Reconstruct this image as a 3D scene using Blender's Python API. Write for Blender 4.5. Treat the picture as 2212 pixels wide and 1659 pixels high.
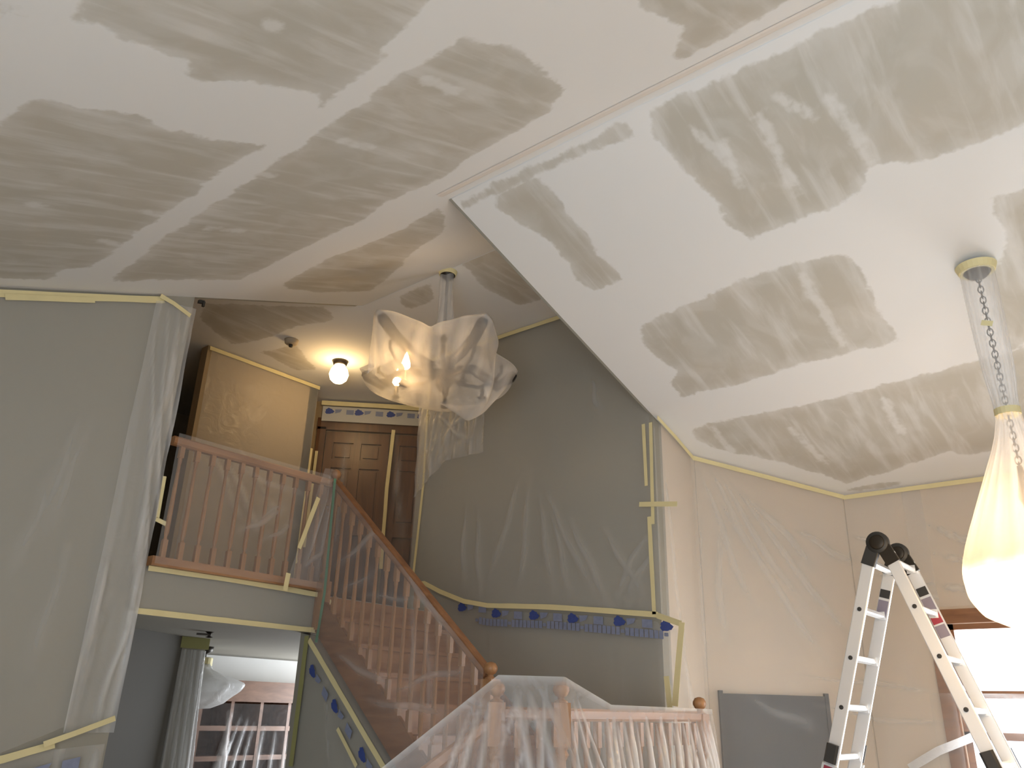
import bpy, bmesh, math, random
import numpy as np
from mathutils import Vector, Matrix

# ------------------------------------------------------------------ clear
for o in list(bpy.data.objects):
    bpy.data.objects.remove(o, do_unlink=True)
SC = bpy.context.scene
COL = SC.collection

# ------------------------------------------------------------------ camera
# world: X = across the ridge (right-away), Y = along the ridge (left-away), Z up, metres
def make_camera():
    pitch, roll, az = math.radians(22.1), math.radians(1.61), math.radians(40.04)
    F = Vector((math.cos(pitch)*math.cos(az), math.cos(pitch)*math.sin(az), math.sin(pitch)))
    R0 = Vector((math.sin(az), -math.cos(az), 0))
    U0 = R0.cross(F)
    R = R0*math.cos(roll) + U0*math.sin(roll)
    U = -R0*math.sin(roll) + U0*math.cos(roll)
    cd = bpy.data.cameras.new('camera'); co = bpy.data.objects.new('camera', cd); COL.objects.link(co)
    cd.sensor_width = 36.0; cd.lens = 36.0*1740/2212; cd.clip_start = 0.05; cd.clip_end = 200
    M = Matrix((R, U, -F)).transposed().to_4x4(); M.translation = Vector((0, 0, 1.6))
    co.matrix_world = M
    SC.camera = co
make_camera()

# ------------------------------------------------------------------ world, daylight, exposure
W = bpy.data.worlds.new('overcast_sky'); SC.world = W; W.use_nodes = True
wn = W.node_tree.nodes; wn['Background'].inputs[0].default_value = (0.80, 0.90, 1.0, 1); wn['Background'].inputs[1].default_value = 2.0
SC.view_settings.view_transform = 'Standard'; SC.view_settings.look = 'None'
SC.view_settings.exposure = 0.25; SC.view_settings.gamma = 1.0
SC.view_settings.use_curve_mapping = False

def window_light(name, loc, rot, sx, sy, power, col):
    ld = bpy.data.lights.new(name, 'AREA'); ld.shape = 'RECTANGLE'; ld.size = sx; ld.size_y = sy
    ld.energy = power; ld.color = col
    o = bpy.data.objects.new(name, ld); COL.objects.link(o); o.location = loc; o.rotation_euler = rot
    return o
# daylight entering through the room's windows (they stand in real openings of the outer walls)
window_light('daylight_back_window', (1.2, -4.0, 1.45), (math.radians(100), 0, 0), 1.9, 1.6, 6, (0.86, 0.93, 1.0))
window_light('daylight_side_window', (-2.0, -0.9, 1.35), (math.radians(100), 0, math.radians(-90)), 3.4, 1.9, 112, (0.84, 0.92, 1.0))
window_light('daylight_bay_window', (7.02, 0.31, 1.36), (math.radians(95), 0, math.radians(90)), 2.3, 1.8, 100, (0.95, 0.97, 1.0))
window_light('daylight_lower_room', (7.46, 7.6, 1.27), (math.radians(95), 0, math.radians(90)), 1.8, 1.5, 110, (0.9, 0.95, 1.0))

# ------------------------------------------------------------------ helpers
rng = random.Random(7)
def tag(o, label=None, cat=None, group=None, kind=None):
    if label: o['label'] = label
    if cat: o['category'] = cat
    if group: o['group'] = group
    if kind: o['kind'] = kind
    return o
def empty(name, loc=(0, 0, 0), parent=None):
    o = bpy.data.objects.new(name, None); COL.objects.link(o); o.location = loc; o.empty_display_size = 0.1
    if parent: o.parent = parent
    return o

class MB:
    def __init__(s): s.v = []; s.f = []
    def add(s, vs, fs):
        k = len(s.v); s.v += [tuple(map(float, v)) for v in vs]; s.f += [tuple(i+k for i in f) for f in fs]; return s
    def box(s, a, b):
        x0, y0, z0 = a; x1, y1, z1 = b
        return s.add([(x0,y0,z0),(x1,y0,z0),(x1,y1,z0),(x0,y1,z0),(x0,y0,z1),(x1,y0,z1),(x1,y1,z1),(x0,y1,z1)],
                     [(0,3,2,1),(4,5,6,7),(0,1,5,4),(1,2,6,5),(2,3,7,6),(3,0,4,7)])
    def obox(s, c, ax, ay, az, hx, hy, hz):
        c, ax, ay, az = Vector(c), Vector(ax).normalized(), Vector(ay).normalized(), Vector(az).normalized()
        vs = [c+ax*hx*i+ay*hy*j+az*hz*k for k in (-1,1) for (i,j) in ((-1,-1),(1,-1),(1,1),(-1,1))]
        return s.add(vs, [(0,3,2,1),(4,5,6,7),(0,1,5,4),(1,2,6,5),(2,3,7,6),(3,0,4,7)])
    def bar(s, p, q, w, h, up=(0, 0, 1), ch=0.0):
        """bar from p to q; w = half width sideways, h = half height; ch = chamfer"""
        p, q = Vector(p), Vector(q); d = (q-p).normalized(); sd = d.cross(Vector(up)).normalized(); u = sd.cross(d)
        if ch <= 0: prof = [(-w,-h),(w,-h),(w,h),(-w,h)]
        else: prof = [(-w+ch,-h),(w-ch,-h),(w,-h+ch),(w,h-ch),(w-ch,h),(-w+ch,h),(-w,h-ch),(-w,-h+ch)]
        n = len(prof)
        vs = [p+sd*a+u*b for a, b in prof]+[q+sd*a+u*b for a, b in prof]
        return s.add(vs, [tuple(range(n-1,-1,-1)), tuple(range(n,2*n))]+[(i,(i+1)%n,n+(i+1)%n,n+i) for i in range(n)])
    def lathe(s, c, prof, n=16, axis=(0, 0, 1)):
        ax = Vector(axis).normalized(); t = Vector((1,0,0)) if abs(ax.x) < .9 else Vector((0,1,0))
        e1 = ax.cross(t).normalized(); e2 = ax.cross(e1); c = Vector(c); vs = []; fs = []
        for r, z in prof:
            for i in range(n):
                a = 2*math.pi*i/n; vs.append(c+ax*z+(e1*math.cos(a)+e2*math.sin(a))*max(r, 1e-4))
        for j in range(len(prof)-1):
            for i in range(n):
                fs.append((j*n+i, j*n+(i+1)%n, (j+1)*n+(i+1)%n, (j+1)*n+i))
        fs.append(tuple(range(n-1,-1,-1))); fs.append(tuple(range((len(prof)-1)*n, len(prof)*n)))
        return s.add(vs, fs)
    def tube(s, pts, r, n=8, close=False):
        pts = [Vector(p) for p in pts]; m = len(pts); vs = []; fs = []
        rr = r if isinstance(r, (list, tuple)) else [r]*m
        prev = None
        for k, p in enumerate(pts):
            if close: d = (pts[(k+1) % m]-pts[k-1]).normalized()
            else: d = (pts[min(k+1, m-1)]-pts[max(k-1, 0)]).normalized()
            if prev is None:
                t = Vector((0,0,1)) if abs(d.z) < .9 else Vector((1,0,0)); e1 = d.cross(t).normalized()
            else: e1 = (prev-d*prev.dot(d)).normalized()
            prev = e1; e2 = d.cross(e1)
            for i in range(n):
                a = 2*math.pi*i/n; vs.append(p+(e1*math.cos(a)+e2*math.sin(a))*rr[k])
        for k in range(m if close else m-1):
            for i in range(n):
                fs.append((k*n+i, k*n+(i+1)%n, ((k+1)%m)*n+(i+1)%n, ((k+1)%m)*n+i))
        if not close: fs.append(tuple(range(n-1,-1,-1))); fs.append(tuple(range((m-1)*n, m*n)))
        return s.add(vs, fs)
    def mesh(s, name):
        me = bpy.data.meshes.new(name); me.from_pydata(s.v, [], s.f); me.update()
        bm = bmesh.new(); bm.from_mesh(me); bmesh.ops.recalc_face_normals(bm, faces=bm.faces); bm.to_mesh(me); bm.free()
        return me
    def build(s, name, mat, parent=None, smooth=False):
        me = s.mesh(name); me.materials.append(mat)
        if smooth: me.polygons.foreach_set('use_smooth', [True]*len(me.polygons))
        o = bpy.data.objects.new(name, me); COL.objects.link(o)
        if parent: o.parent = parent; o.matrix_parent_inverse = Matrix.Translation(-Vector(parent.location))
        return o
def inst(me, name, loc, parent=None, rz=0.0):
    o = bpy.data.objects.new(name, me); COL.objects.link(o); o.location = loc; o.rotation_euler = (0, 0, rz)
    if parent: o.parent = parent; o.matrix_parent_inverse = Matrix.Translation(-Vector(parent.location))
    return o

def wall(name, pts, mat, thick, holes=None, parent=None):
    """vertical slab: pts = outline [(horizontal, z)] handled by caller as 3-D points; thick = offset vector"""
    n = len(pts); t = Vector(thick)
    vs = [Vector(p) for p in pts]+[Vector(p)+t for p in pts]
    fs = [tuple(range(n)), tuple(range(2*n-1, n-1, -1))]+[(i, n+i, n+(i+1)%n, (i+1)%n) for i in range(n)]
    o = MB().add(vs, fs).build(name, mat, parent)
    if parent is None: o['kind'] = 'structure'
    return o

# ------------------------------------------------------------------ materials
def newmat(name):
    m = bpy.data.materials.new(name); m.use_nodes = True; nt = m.node_tree
    return m, nt, nt.nodes, nt.links, nt.nodes['Principled BSDF']
def plain(name, col, rough=.6, metal=0.0, var=0.06, scale=6.0, bump=0.0, stretch=(1, 1, 1), spec=.5):
    m, nt, N, L, b = newmat(name)
    tc = N.new('ShaderNodeTexCoord'); mp = N.new('ShaderNodeMapping'); mp.inputs['Scale'].default_value = stretch
    nz = N.new('ShaderNodeTexNoise'); nz.inputs['Scale'].default_value = scale; nz.inputs['Detail'].default_value = 5
    L.new(tc.outputs['Object'], mp.inputs[0]); L.new(mp.outputs[0], nz.inputs[0])
    mx = N.new('ShaderNodeMix'); mx.data_type = 'RGBA'
    c = Vector(col)
    mx.inputs[6].default_value = (*(c*(1-var)), 1); mx.inputs[7].default_value = (*(c*(1+var)), 1)
    L.new(nz.outputs[0], mx.inputs[0]); L.new(mx.outputs[2], b.inputs['Base Color'])
    b.inputs['Roughness'].default_value = rough; b.inputs['Metallic'].default_value = metal
    b.inputs['Specular IOR Level'].default_value = spec
    if bump:
        bp = N.new('ShaderNodeBump'); bp.inputs['Strength'].default_value = bump; bp.inputs['Distance'].default_value = .01
        L.new(nz.outputs[0], bp.inputs['Height']); L.new(bp.outputs[0], b.inputs['Normal'])
    return m
def wood(name, c0, c1, stretch, rough=.4):
    m, nt, N, L, b = newmat(name)
    tc = N.new('ShaderNodeTexCoord'); mp = N.new('ShaderNodeMapping'); mp.inputs['Scale'].default_value = stretch
    nz = N.new('ShaderNodeTexNoise'); nz.inputs['Scale'].default_value = 1.6; nz.inputs['Detail'].default_value = 8; nz.inputs['Distortion'].default_value = .8
    cr = N.new('ShaderNodeValToRGB'); cr.color_ramp.elements[0].color = (*c0, 1); cr.color_ramp.elements[1].color = (*c1, 1)
    cr.color_ramp.elements[0].position = .3; cr.color_ramp.elements[1].position = .72
    L.new(tc.outputs['Object'], mp.inputs[0]); L.new(mp.outputs[0], nz.inputs[0]); L.new(nz.outputs[0], cr.inputs[0]); L.new(cr.outputs[0], b.inputs['Base Color'])
    b.inputs['Roughness'].default_value = rough
    return m
def emit(name, col, st):
    m, nt, N, L, b = newmat(name)
    b.inputs['Base Color'].default_value = (*col, 1); b.inputs['Emission Color'].default_value = (*col, 1); b.inputs['Emission Strength'].default_value = st
    return m
def film_mat(name, alpha=.35, gain=.5, col=(.86, .86, .86), rough=.3, trans=.35, bump=.25, bscale=9.0):
    """thin polyethylene sheet: see-through, hazier where it doubles up in a fold ('fold' attribute)"""
    m, nt, N, L, b = newmat(name)
    out = N['Material Output']
    b.inputs['Base Color'].default_value = (*col, 1); b.inputs['Roughness'].default_value = rough
    tr = N.new('ShaderNodeBsdfTranslucent'); tr.inputs[0].default_value = (*col, 1)
    tp = N.new('ShaderNodeBsdfTransparent')
    at = N.new('ShaderNodeAttribute'); at.attribute_name = 'fold'
    ma = N.new('ShaderNodeMath'); ma.operation = 'MULTIPLY_ADD'; ma.use_clamp = True
    ma.inputs[1].default_value = gain; ma.inputs[2].default_value = alpha
    L.new(at.outputs['Fac'], ma.inputs[0])
    mx = N.new('ShaderNodeMixShader'); mx.inputs[0].default_value = trans
    L.new(b.outputs[0], mx.inputs[1]); L.new(tr.outputs[0], mx.inputs[2])
    m2 = N.new('ShaderNodeMixShader'); L.new(ma.outputs[0], m2.inputs[0]); L.new(tp.outputs[0], m2.inputs[1]); L.new(mx.outputs[0], m2.inputs[2])
    L.new(m2.outputs[0], out.inputs[0])
    tc = N.new('ShaderNodeTexCoord'); nz = N.new('ShaderNodeTexNoise'); nz.inputs['Scale'].default_value = bscale; nz.inputs['Detail'].default_value = 3; nz.inputs['Distortion'].default_value = 1.2
    bp = N.new('ShaderNodeBump'); bp.inputs['Strength'].default_value = bump; bp.inputs['Distance'].default_value = .03
    L.new(tc.outputs['Object'], nz.inputs[0]); L.new(nz.outputs[0], bp.inputs['Height']); L.new(bp.outputs[0], b.inputs['Normal'])
    return m
def drywall_mat():
    """joint compound over grey board paper: 'bare' = signed distance into bare board, 'dab' = thin dabs of filler"""
    m, nt, N, L, b = newmat('drywall_and_joint_compound')
    tc = N.new('ShaderNodeTexCoord')
    def noise(scale, det, stretch=(1, 1, 1), dist=0.0):
        mp = N.new('ShaderNodeMapping'); mp.inputs['Scale'].default_value = stretch
        n = N.new('ShaderNodeTexNoise'); n.inputs['Scale'].default_value = scale; n.inputs['Detail'].default_value = det; n.inputs['Distortion'].default_value = dist
        L.new(tc.outputs['Object'], mp.inputs[0]); L.new(mp.outputs[0], n.inputs[0]); return n.outputs[0]
    def math_(op, a, b_, clamp=False):
        n = N.new('ShaderNodeMath'); n.operation = op; n.use_clamp = clamp
        for i, q in enumerate((a, b_)):
            if isinstance(q, (int, float)): n.inputs[i].default_value = q
            else: L.new(q, n.inputs[i])
        return n.outputs[0]
    def maprange(v, a, b_):
        n = N.new('ShaderNodeMapRange'); n.interpolation_type = 'SMOOTHSTEP'
        n.inputs[1].default_value = a; n.inputs[2].default_value = b_; L.new(v, n.inputs[0]); return n.outputs[0]
    def mix(f, c0, c1):
        n = N.new('ShaderNodeMix'); n.data_type = 'RGBA'
        if isinstance(f, (int, float)): n.inputs[0].default_value = f
        else: L.new(f, n.inputs[0])
        for i, q in ((6, c0), (7, c1)):
            if isinstance(q, tuple): n.inputs[i].default_value = (*q, 1)
            else: L.new(q, n.inputs[i])
        return n.outputs[2]
    bare = N.new('ShaderNodeAttribute'); bare.attribute_name = 'bare'
    dab = N.new('ShaderNodeAttribute'); dab.attribute_name = 'dab'
    n1 = math_('MULTIPLY', math_('SUBTRACT', noise(7, 3), .5), .09)
    n2 = math_('MULTIPLY', math_('SUBTRACT', noise(30, 2), .5), .035)
    d = math_('ADD', math_('ADD', bare.outputs['Fac'], n1), n2)
    mask = maprange(d, -.008, .018)
    feather = maprange(d, -.05, .12)
    dd = math_('ADD', dab.outputs['Fac'], math_('MULTIPLY', math_('SUBTRACT', noise(14, 3), .5), .09))
    dm = maprange(dd, -.01, .03)
    streak = maprange(noise(1.6, 6, (1.0, 7.0, 1.0), .4), .46, .72)
    blot = maprange(noise(3.0, 5, (1, 1.6, 1), .8), .42, .68)
    paper = mix(noise(2.0, 4), (.53, .485, .41), (.49, .475, .42))
    comp = mix(noise(1.2, 3), (.80, .785, .765), (.77, .765, .75))
    pap2 = mix(math_('MULTIPLY', streak, .42), paper, comp)
    pap3 = mix(math_('MULTIPLY', blot, .20), pap2, comp)
    pap4 = mix(math_('MULTIPLY', dm, .55), pap3, comp)
    edge = mask
    col = mix(math_('MULTIPLY', edge, math_('ADD', math_('MULTIPLY', feather, .35), .65)), comp, pap4)
    L.new(col, b.inputs['Base Color']); b.inputs['Roughness'].default_value = .85; b.inputs['Specular IOR Level'].default_value = .2
    bp = N.new('ShaderNodeBump'); bp.inputs['Strength'].default_value = .12; bp.inputs['Distance'].default_value = .01
    L.new(math_('SUBTRACT', 1.0, mask), bp.inputs['Height']); L.new(bp.outputs[0], b.inputs['Normal'])
    return m

M = {}
M['drywall'] = drywall_mat()
M['wall'] = plain('painted_wall', (.315, .298, .25), .75, var=.04, scale=2)
M['wall_warm'] = plain('painted_wall_warm', (.62, .53, .43), .75, var=.04, scale=2)
M['hall'] = plain('hall_paint', (.38, .29, .175), .7, var=.04, scale=2)
M['lower'] = plain('dark_lower_wall', (.13, .12, .10), .75, var=.04, scale=2)  # one even tone, darker than the other walls
M['darkfloor'] = plain('low_bounce_floor', (.16, .10, .06), .5, var=.1, scale=3)  # unseen lower floor, toned dark to cut bounced light under the loft
M['bead'] = plain('paper_joint_tape', (.74, .68, .62), .85, var=.04)
M['white'] = plain('white_paint', (.80, .79, .76), .7, var=.03)
M['floor'] = plain('drop_cloth_floor', (.62, .58, .52), .8, var=.08, scale=3)
M['oak'] = wood('oak', (.25, .115, .045), (.43, .225, .10), (9, 9, 1.3))
M['oakx'] = wood('oak_along_x', (.24, .105, .04), (.40, .20, .09), (1.3, 9, 9))
M['oaky'] = wood('oak_along_y_dimmed', (.18, .076, .030), (.31, .145, .065), (9, 1.3, 9))  # grain along y; stairwell shade is put into this darker oak
M['door'] = wood('stained_door', (.075, .028, .009), (.165, .068, .022), (10, 10, 1.2), .35)
M['cabinet'] = wood('brown_cabinet', (.12, .055, .03), (.21, .105, .06), (2, 9, 9))
M['tape'] = plain('masking_tape', (.74, .65, .36), .7, var=.07, scale=9)
M['tapedark'] = plain('olive_tape', (.33, .32, .13), .6, var=.08, scale=9)
M['green'] = plain('green_tape', (.10, .24, .15), .5, var=.08, scale=9)
M['alu'] = plain('aluminium', (.78, .79, .80), .38, .55, var=.05, scale=3)
M['black'] = plain('black_plastic', (.025, .024, .022), .5)
M['bronze'] = plain('dark_bronze', (.035, .028, .02), .45, .6)
M['grey'] = plain('dark_grey_panel', (.085, .085, .085), .6)
M['red'] = plain('red_label', (.30, .03, .05), .5)
M['labelw'] = plain('pale_label', (.70, .70, .74), .5)
M['labelg'] = plain('grey_label', (.22, .20, .26), .5)
M['ink'] = plain('blue_print', (.045, .075, .27), .5, var=.2, scale=40)
M['inkl'] = plain('pale_blue_print', (.22, .25, .36), .6, var=.2, scale=40)
M['paper'] = plain('masking_paper', (.50, .49, .45), .7)
M['alarm'] = plain('alarm_plastic', (.42, .34, .24), .6)
M['film_wall'] = film_mat('film_on_wall', .18, .36, bump=.06)
M['film_rail'] = film_mat('film_on_railing', .17, .36, bump=.4)
M['film_land'] = film_mat('film_on_landing', .22, .8, rough=.22, bump=.6, bscale=5)
M['film_lamp'] = film_mat('film_round_lamp', .34, .5, trans=.5, bump=.6, col=(.9, .88, .86))
M['film_tube'] = film_mat('film_tube', .34, .5, trans=.4, bump=.5)
M['film_white'] = film_mat('white_film', .82, .3, trans=.5, bump=.6)
M['film_clear'] = film_mat('clear_film', .08, .85, rough=.15, bump=.3)
M['film_shiny'] = film_mat('shiny_film', .30, .5, rough=.14, bump=.9, bscale=6)
M['bulb'] = emit('lamp_globe_glow', (1.0, .70, .34), 16.0)
M['cbulb'] = emit('chandelier_bulb_glow', (1.0, .64, .27), 45.0)
M['bowl'] = emit('pendant_bowl_glow', (1.0, .68, .34), 24.0)
def glass_mat():
    m, nt, N, L, b = newmat('window_glass')
    tp = N.new('ShaderNodeBsdfTransparent'); mx = N.new('ShaderNodeMixShader'); mx.inputs[0].default_value = .08
    b.inputs['Base Color'].default_value = (.9, .95, 1, 1); b.inputs['Roughness'].default_value = .02
    L.new(tp.outputs[0], mx.inputs[1]); L.new(b.outputs[0], mx.inputs[2]); L.new(mx.outputs[0], N['Material Output'].inputs[0])
    return m
M['glass'] = glass_mat()

# ------------------------------------------------------------------ surveyed outlines on the ceiling planes (metres)
A_BARE = [
   [(0.57, 2.46), (0.55, 2.23), (1.45, 1.58), (1.49, 1.84), (1.51, 1.97), (1.56, 1.99), (1.59, 2.48), (1.51, 2.39), (1.36, 2.41), (1.27, 2.43), (1.17, 2.46), (1.08, 2.53), (1.01, 2.49), (0.98, 2.43), (0.85, 2.41), (0.71, 2.41), (0.64, 2.37), (0.59, 2.42)],
   [(0.65, 3.18), (0.64, 3.03), (0.65, 2.96), (0.72, 2.91), (0.84, 2.92), (1.02, 2.88), (1.16, 2.92), (1.33, 2.94), (1.59, 2.87), (1.57, 3.21), (1.6, 3.51), (1.6, 4.08), (1.64, 4.74), (1.51, 4.78), (1.5, 5.01), (1.07, 5.06), (0.55, 3.28)],
   [(0.29, 2.42), (0.4, 2.34), (0.44, 2.51), (0.37, 2.68)],
   [(1.71, 1.74), (1.94, 1.67), (2.07, 1.7), (2.44, 1.75), (2.49, 1.9), (2.56, 1.94), (2.6, 2.58), (2.66, 2.82), (2.6, 3.22), (2.65, 3.41), (2.62, 4.76), (2.15, 4.86), (1.84, 4.98), (1.77, 4.27), (1.74, 3.32), (1.73, 2.98), (1.72, 2.68), (1.71, 2.41), (1.7, 2.16), (1.71, 1.84)],
   [(1.99, 1.18), (2.24, 1.19), (2.44, 1.16), (2.64, 1.31), (2.72, 1.28), (2.69, 0.91), (2.66, 0.7)],
   [(2.96, 4.76), (2.92, 4.22), (3.02, 3.57), (2.97, 3.15), (3.12, 3.22), (3.34, 3.46), (3.43, 3.83), (3.66, 4.33), (3.83, 4.81), (3.44, 4.91), (3.09, 4.89)],
]
B_BARE = [
   [(2.97, 1.63), (2.97, 1.42), (2.99, 0.99), (3.0, 0.53), (2.99, 0.38), (3.05, -0.33), (3.9, -0.2), (3.87, 0.13), (3.88, 0.32), (3.86, 0.56), (3.77, 0.8), (3.88, 0.86), (3.96, 0.99), (3.96, 1.16), (3.96, 1.35), (3.98, 1.55), (3.83, 1.62), (3.66, 1.59), (3.39, 1.65), (3.16, 1.69), (3.05, 1.66)],
   [(3.02, 2.41), (3.19, 2.39), (3.41, 2.41), (3.51, 2.38), (3.69, 2.43), (3.94, 2.38), (3.96, 2.63), (3.84, 2.7), (3.69, 2.63), (3.5, 2.65), (3.32, 2.7), (3.15, 2.78), (3.07, 2.79), (3.03, 2.57)],
   [(4.29, 2.1), (4.25, 1.77), (4.24, 1.39), (4.29, 1.14), (4.44, 1.08), (4.68, 1.1), (4.9, 1.1), (5.13, 1.07), (5.12, 1.3), (5.12, 1.76), (5.18, 2.19), (5.16, 2.65), (5.0, 2.66), (4.87, 2.54), (4.61, 2.64), (4.34, 2.53), (4.33, 2.34)],
   [(5.53, 2.64), (5.54, 2.01), (5.52, 1.5), (5.48, 1.04), (5.46, 0.76), (5.4, 0.03), (6.3, 0.16), (6.51, 1.03), (6.41, 1.16), (6.49, 1.41), (6.64, 1.98), (6.22, 2.3), (5.91, 2.71), (5.7, 2.84), (5.55, 2.78)],
   [(4.23, 0.37), (4.23, 0.21), (4.21, -0.15), (5.02, -0.03), (5.47, 0.56), (5.17, 0.56), (4.77, 0.52), (4.62, 0.39), (4.47, 0.36)],
   [(6.7, 2.02), (6.7, 1.58), (6.77, 1.6), (6.76, 2.03)],
]
F_BARE = [
   [(3.17, 6.33), (3.87, 5.49), (4.1, 5.61), (3.97, 6.04), (3.94, 6.6), (3.84, 6.92), (3.32, 6.66)],
   [(3.76, 3.6), (4.31, 3.54), (4.96, 3.7), (4.9, 4.07), (4.45, 4.11), (4.07, 3.98)],
   [(4.14, 4.81), (4.13, 4.4), (4.39, 4.61), (4.37, 4.93)],
   [(4.11, 6.84), (4.23, 6.39), (4.78, 6.73), (4.63, 6.93)],
]
A_DAB = [((1.88, 2.68), (2.04, 2.68)), ((1.82, 2.06), (2.02, 2.06)), ((1.07, 2.07), (1.12, 2.08)), ((1.51, 3.8), (1.58, 3.83)), ((1.71, 3.15), (1.8, 3.16)), ((1.0, 3.9), (1.07, 3.9)), ((1.5, 4.27), (1.58, 4.31)), ((1.91, 3.91), (2.1, 3.9))]
B_DAB = [((3.33, 0.83), (3.75, 0.79)), ((3.32, 1.39), (3.6, 1.43)), ((4.37, 1.4), (5.03, 1.41)), ((5.68, 1.37), (6.08, 1.39)), ((5.79, 2.08), (6.29, 2.03)), ((5.6, 2.63), (5.94, 2.64)), ((3.2, 1.04), (3.38, 0.93)), ((3.18, 1.48), (3.43, 1.42)), ((3.26, 1.16), (3.78, 1.19))]
SW_FOLD = [((4.3, 3.62), (4.63, 2.57)), ((4.2, 3.52), (4.32, 2.47)), ((4.09, 3.34), (3.96, 2.45)), ((3.94, 3.2), (3.76, 2.41)), ((4.04, 3.42), (3.54, 2.36)), ((3.8, 3.11), (3.38, 2.33)), ((3.03, 2.94), (3.37, 2.38)), ((2.98, 2.83), (3.29, 2.34)), ((3.56, 4.28), (3.47, 3.88)), ((4.95, 3.38), (4.95, 2.59)), ((4.77, 3.32), (4.76, 2.5)), ((5.44, 4.3), (5.44, 3.54)), ((5.32, 4.32), (5.3, 3.79)), ((5.16, 4.28), (5.22, 3.87)), ((3.49, 2.99), (3.1, 2.33)), ((4.98, 3.97), (5.46, 3.77)), ((4.75, 4.01), (5.28, 3.84))]
W1_FOLD = [((5.92, 3.51), (6.23, 2.34)), ((5.98, 3.56), (6.31, 2.63)), ((6.03, 3.56), (6.5, 2.35)), ((6.0, 3.4), (6.62, 1.95)), ((6.09, 3.53), (6.76, 2.06)), ((6.16, 3.37), (6.58, 2.68)), ((6.45, 3.04), (6.84, 2.77)), ((6.04, 3.09), (6.01, 2.09)), ((6.1, 1.76), (6.48, 1.52)), ((5.9, 3.16), (5.9, 1.82))]
LW_FOLD = [((1.94, 3.35), (1.84, 2.37)), ((2.01, 3.27), (1.91, 2.43)), ((1.84, 2.93), (1.78, 2.23)), ((2.25, 3.03), (2.3, 1.63)), ((2.29, 3.1), (2.37, 1.68)), ((2.04, 2.54), (2.02, 1.62)), ((2.3, 2.55), (2.31, 1.38)), ((2.28, 3.36), (2.32, 2.44))]
COL_FOLD = [((2.36, 4.19), (2.53, 2.18)), ((2.41, 4.21), (2.56, 2.48)), ((2.33, 3.99), (2.5, 1.9)), ((2.5, 4.13), (2.53, 2.78)), ((2.53, 3.1), (2.5, 1.48)), ((2.4, 3.39), (2.52, 1.63)), ((2.5, 2.47), (2.42, 1.48))]

S2 = math.sqrt(.5)
FLOOR = -0.30
RX, RZ = 2.93, 4.51                     # ridge
zA = lambda x: 3.414+.3757*x            # left slope, rising to the right
zB = lambda x: RZ-.303*(x-RX)           # right slope, falling to the right
ZF = 4.94                               # flat ceiling over stairwell and upper hall
LOFT = 2.41; LOWC = 2.11; LAND = .66
YG = 2.99                               # end of the right slope
YL = 5.20                               # left wall / loft edge
XS = 5.30                               # stair wall
XE = 6.80                               # bay wall

# ------------------------------------------------------------------ ceilings, board by board
def sdf(pts, polys):
    out = np.full(len(pts), -1e3)
    for poly in polys:
        q = np.array(poly, float); n = len(q); dist = np.full(len(pts), 1e9); ins = np.zeros(len(pts), bool)
        for i in range(n):
            a, b = q[i], q[(i+1) % n]; e = b-a; w = pts-a
            t = np.clip((w@e)/max(e@e, 1e-9), 0, 1); dist = np.minimum(dist, np.hypot(*(w-t[:, None]*e).T))
            c = ((a[1] > pts[:, 1]) != (b[1] > pts[:, 1]))
            with np.errstate(divide='ignore', invalid='ignore'):
                xi = (b[0]-a[0])*(pts[:, 1]-a[1])/(b[1]-a[1])+a[0]
            ins ^= c & (pts[:, 0] < xi)
        out = np.maximum(out, np.where(ins, dist, -dist))
    return out
def dabs(pts, segs, r=.036):
    out = np.full(len(pts), -1e3)
    for a, b in segs:
        a = np.array(a); e = np.array(b)-a; w = pts-a; t = np.clip((w@e)/max(e@e, 1e-9), 0, 1)
        out = np.maximum(out, r-np.hypot(*(w-t[:, None]*e).T))
    return out
def grid_faces(nu, nv):
    i, j = np.meshgrid(np.arange(nu-1), np.arange(nv-1), indexing='ij'); k = (i*nv+j).ravel()
    return np.stack([k, k+1, k+nv+1, k+nv], 1)
def board(parent, x0, x1, y0, y1, zf, bare, segs, step):
    nu = max(2, int((x1-x0)/step)+1); nv = max(2, int((y1-y0)/step)+1)
    X, Y = np.meshgrid(np.linspace(x0, x1, nu), np.linspace(y0, y1, nv), indexing='ij')
    xy = np.stack([X.ravel(), Y.ravel()], 1); z = np.array([zf(x) for x in xy[:, 0]])
    me = bpy.data.meshes.new('drywall_board'); me.from_pydata(np.column_stack([xy, z]).tolist(), [], grid_faces(nu, nv).tolist())
    for nm, val in (('bare', np.clip(sdf(xy, bare), -.5, .5)), ('dab', np.clip(dabs(xy, segs), -.5, .5))):
        at = me.attributes.new(nm, 'FLOAT', 'POINT'); at.data.foreach_set('value', val.astype(np.float32))
    me.materials.append(M['drywall']); me.update()
    o = bpy.data.objects.new('drywall_board', me); COL.objects.link(o); o.parent = parent
    return o
cA = tag(empty('ceiling_left'), 'left vaulted ceiling slope of half-taped drywall boards', kind='structure')
A_X = [-2.05, -.59, .55, 1.69, RX]; A_Y = [-4.05, -1.4, .45, 2.70, YL]
extraA = [[(-1.9, 2.95), (-.65, 2.95), (-.65, 5.1), (-1.9, 5.1)], [(-.5, 2.95), (.35, 2.95), (.3, 5.1), (-.5, 5.1)],
          [(-.5, .5), (.4, .5), (.25, 2.3), (-.5, 2.4)], [(1.78, -1.3), (2.6, -1.3), (2.6, .4), (1.78, .4)], [(.65, -1.3), (1.6, -1.3), (1.6, 1.3), (.65, 1.3)]]
for i in range(4):
    for j in range(4):
        near = (j >= 2) and i >= 2 or (j == 1 and i == 3)
        board(cA, A_X[i], A_X[i+1], A_Y[j], A_Y[j+1], zA, A_BARE+extraA, A_DAB, .035 if near else .12)
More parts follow.
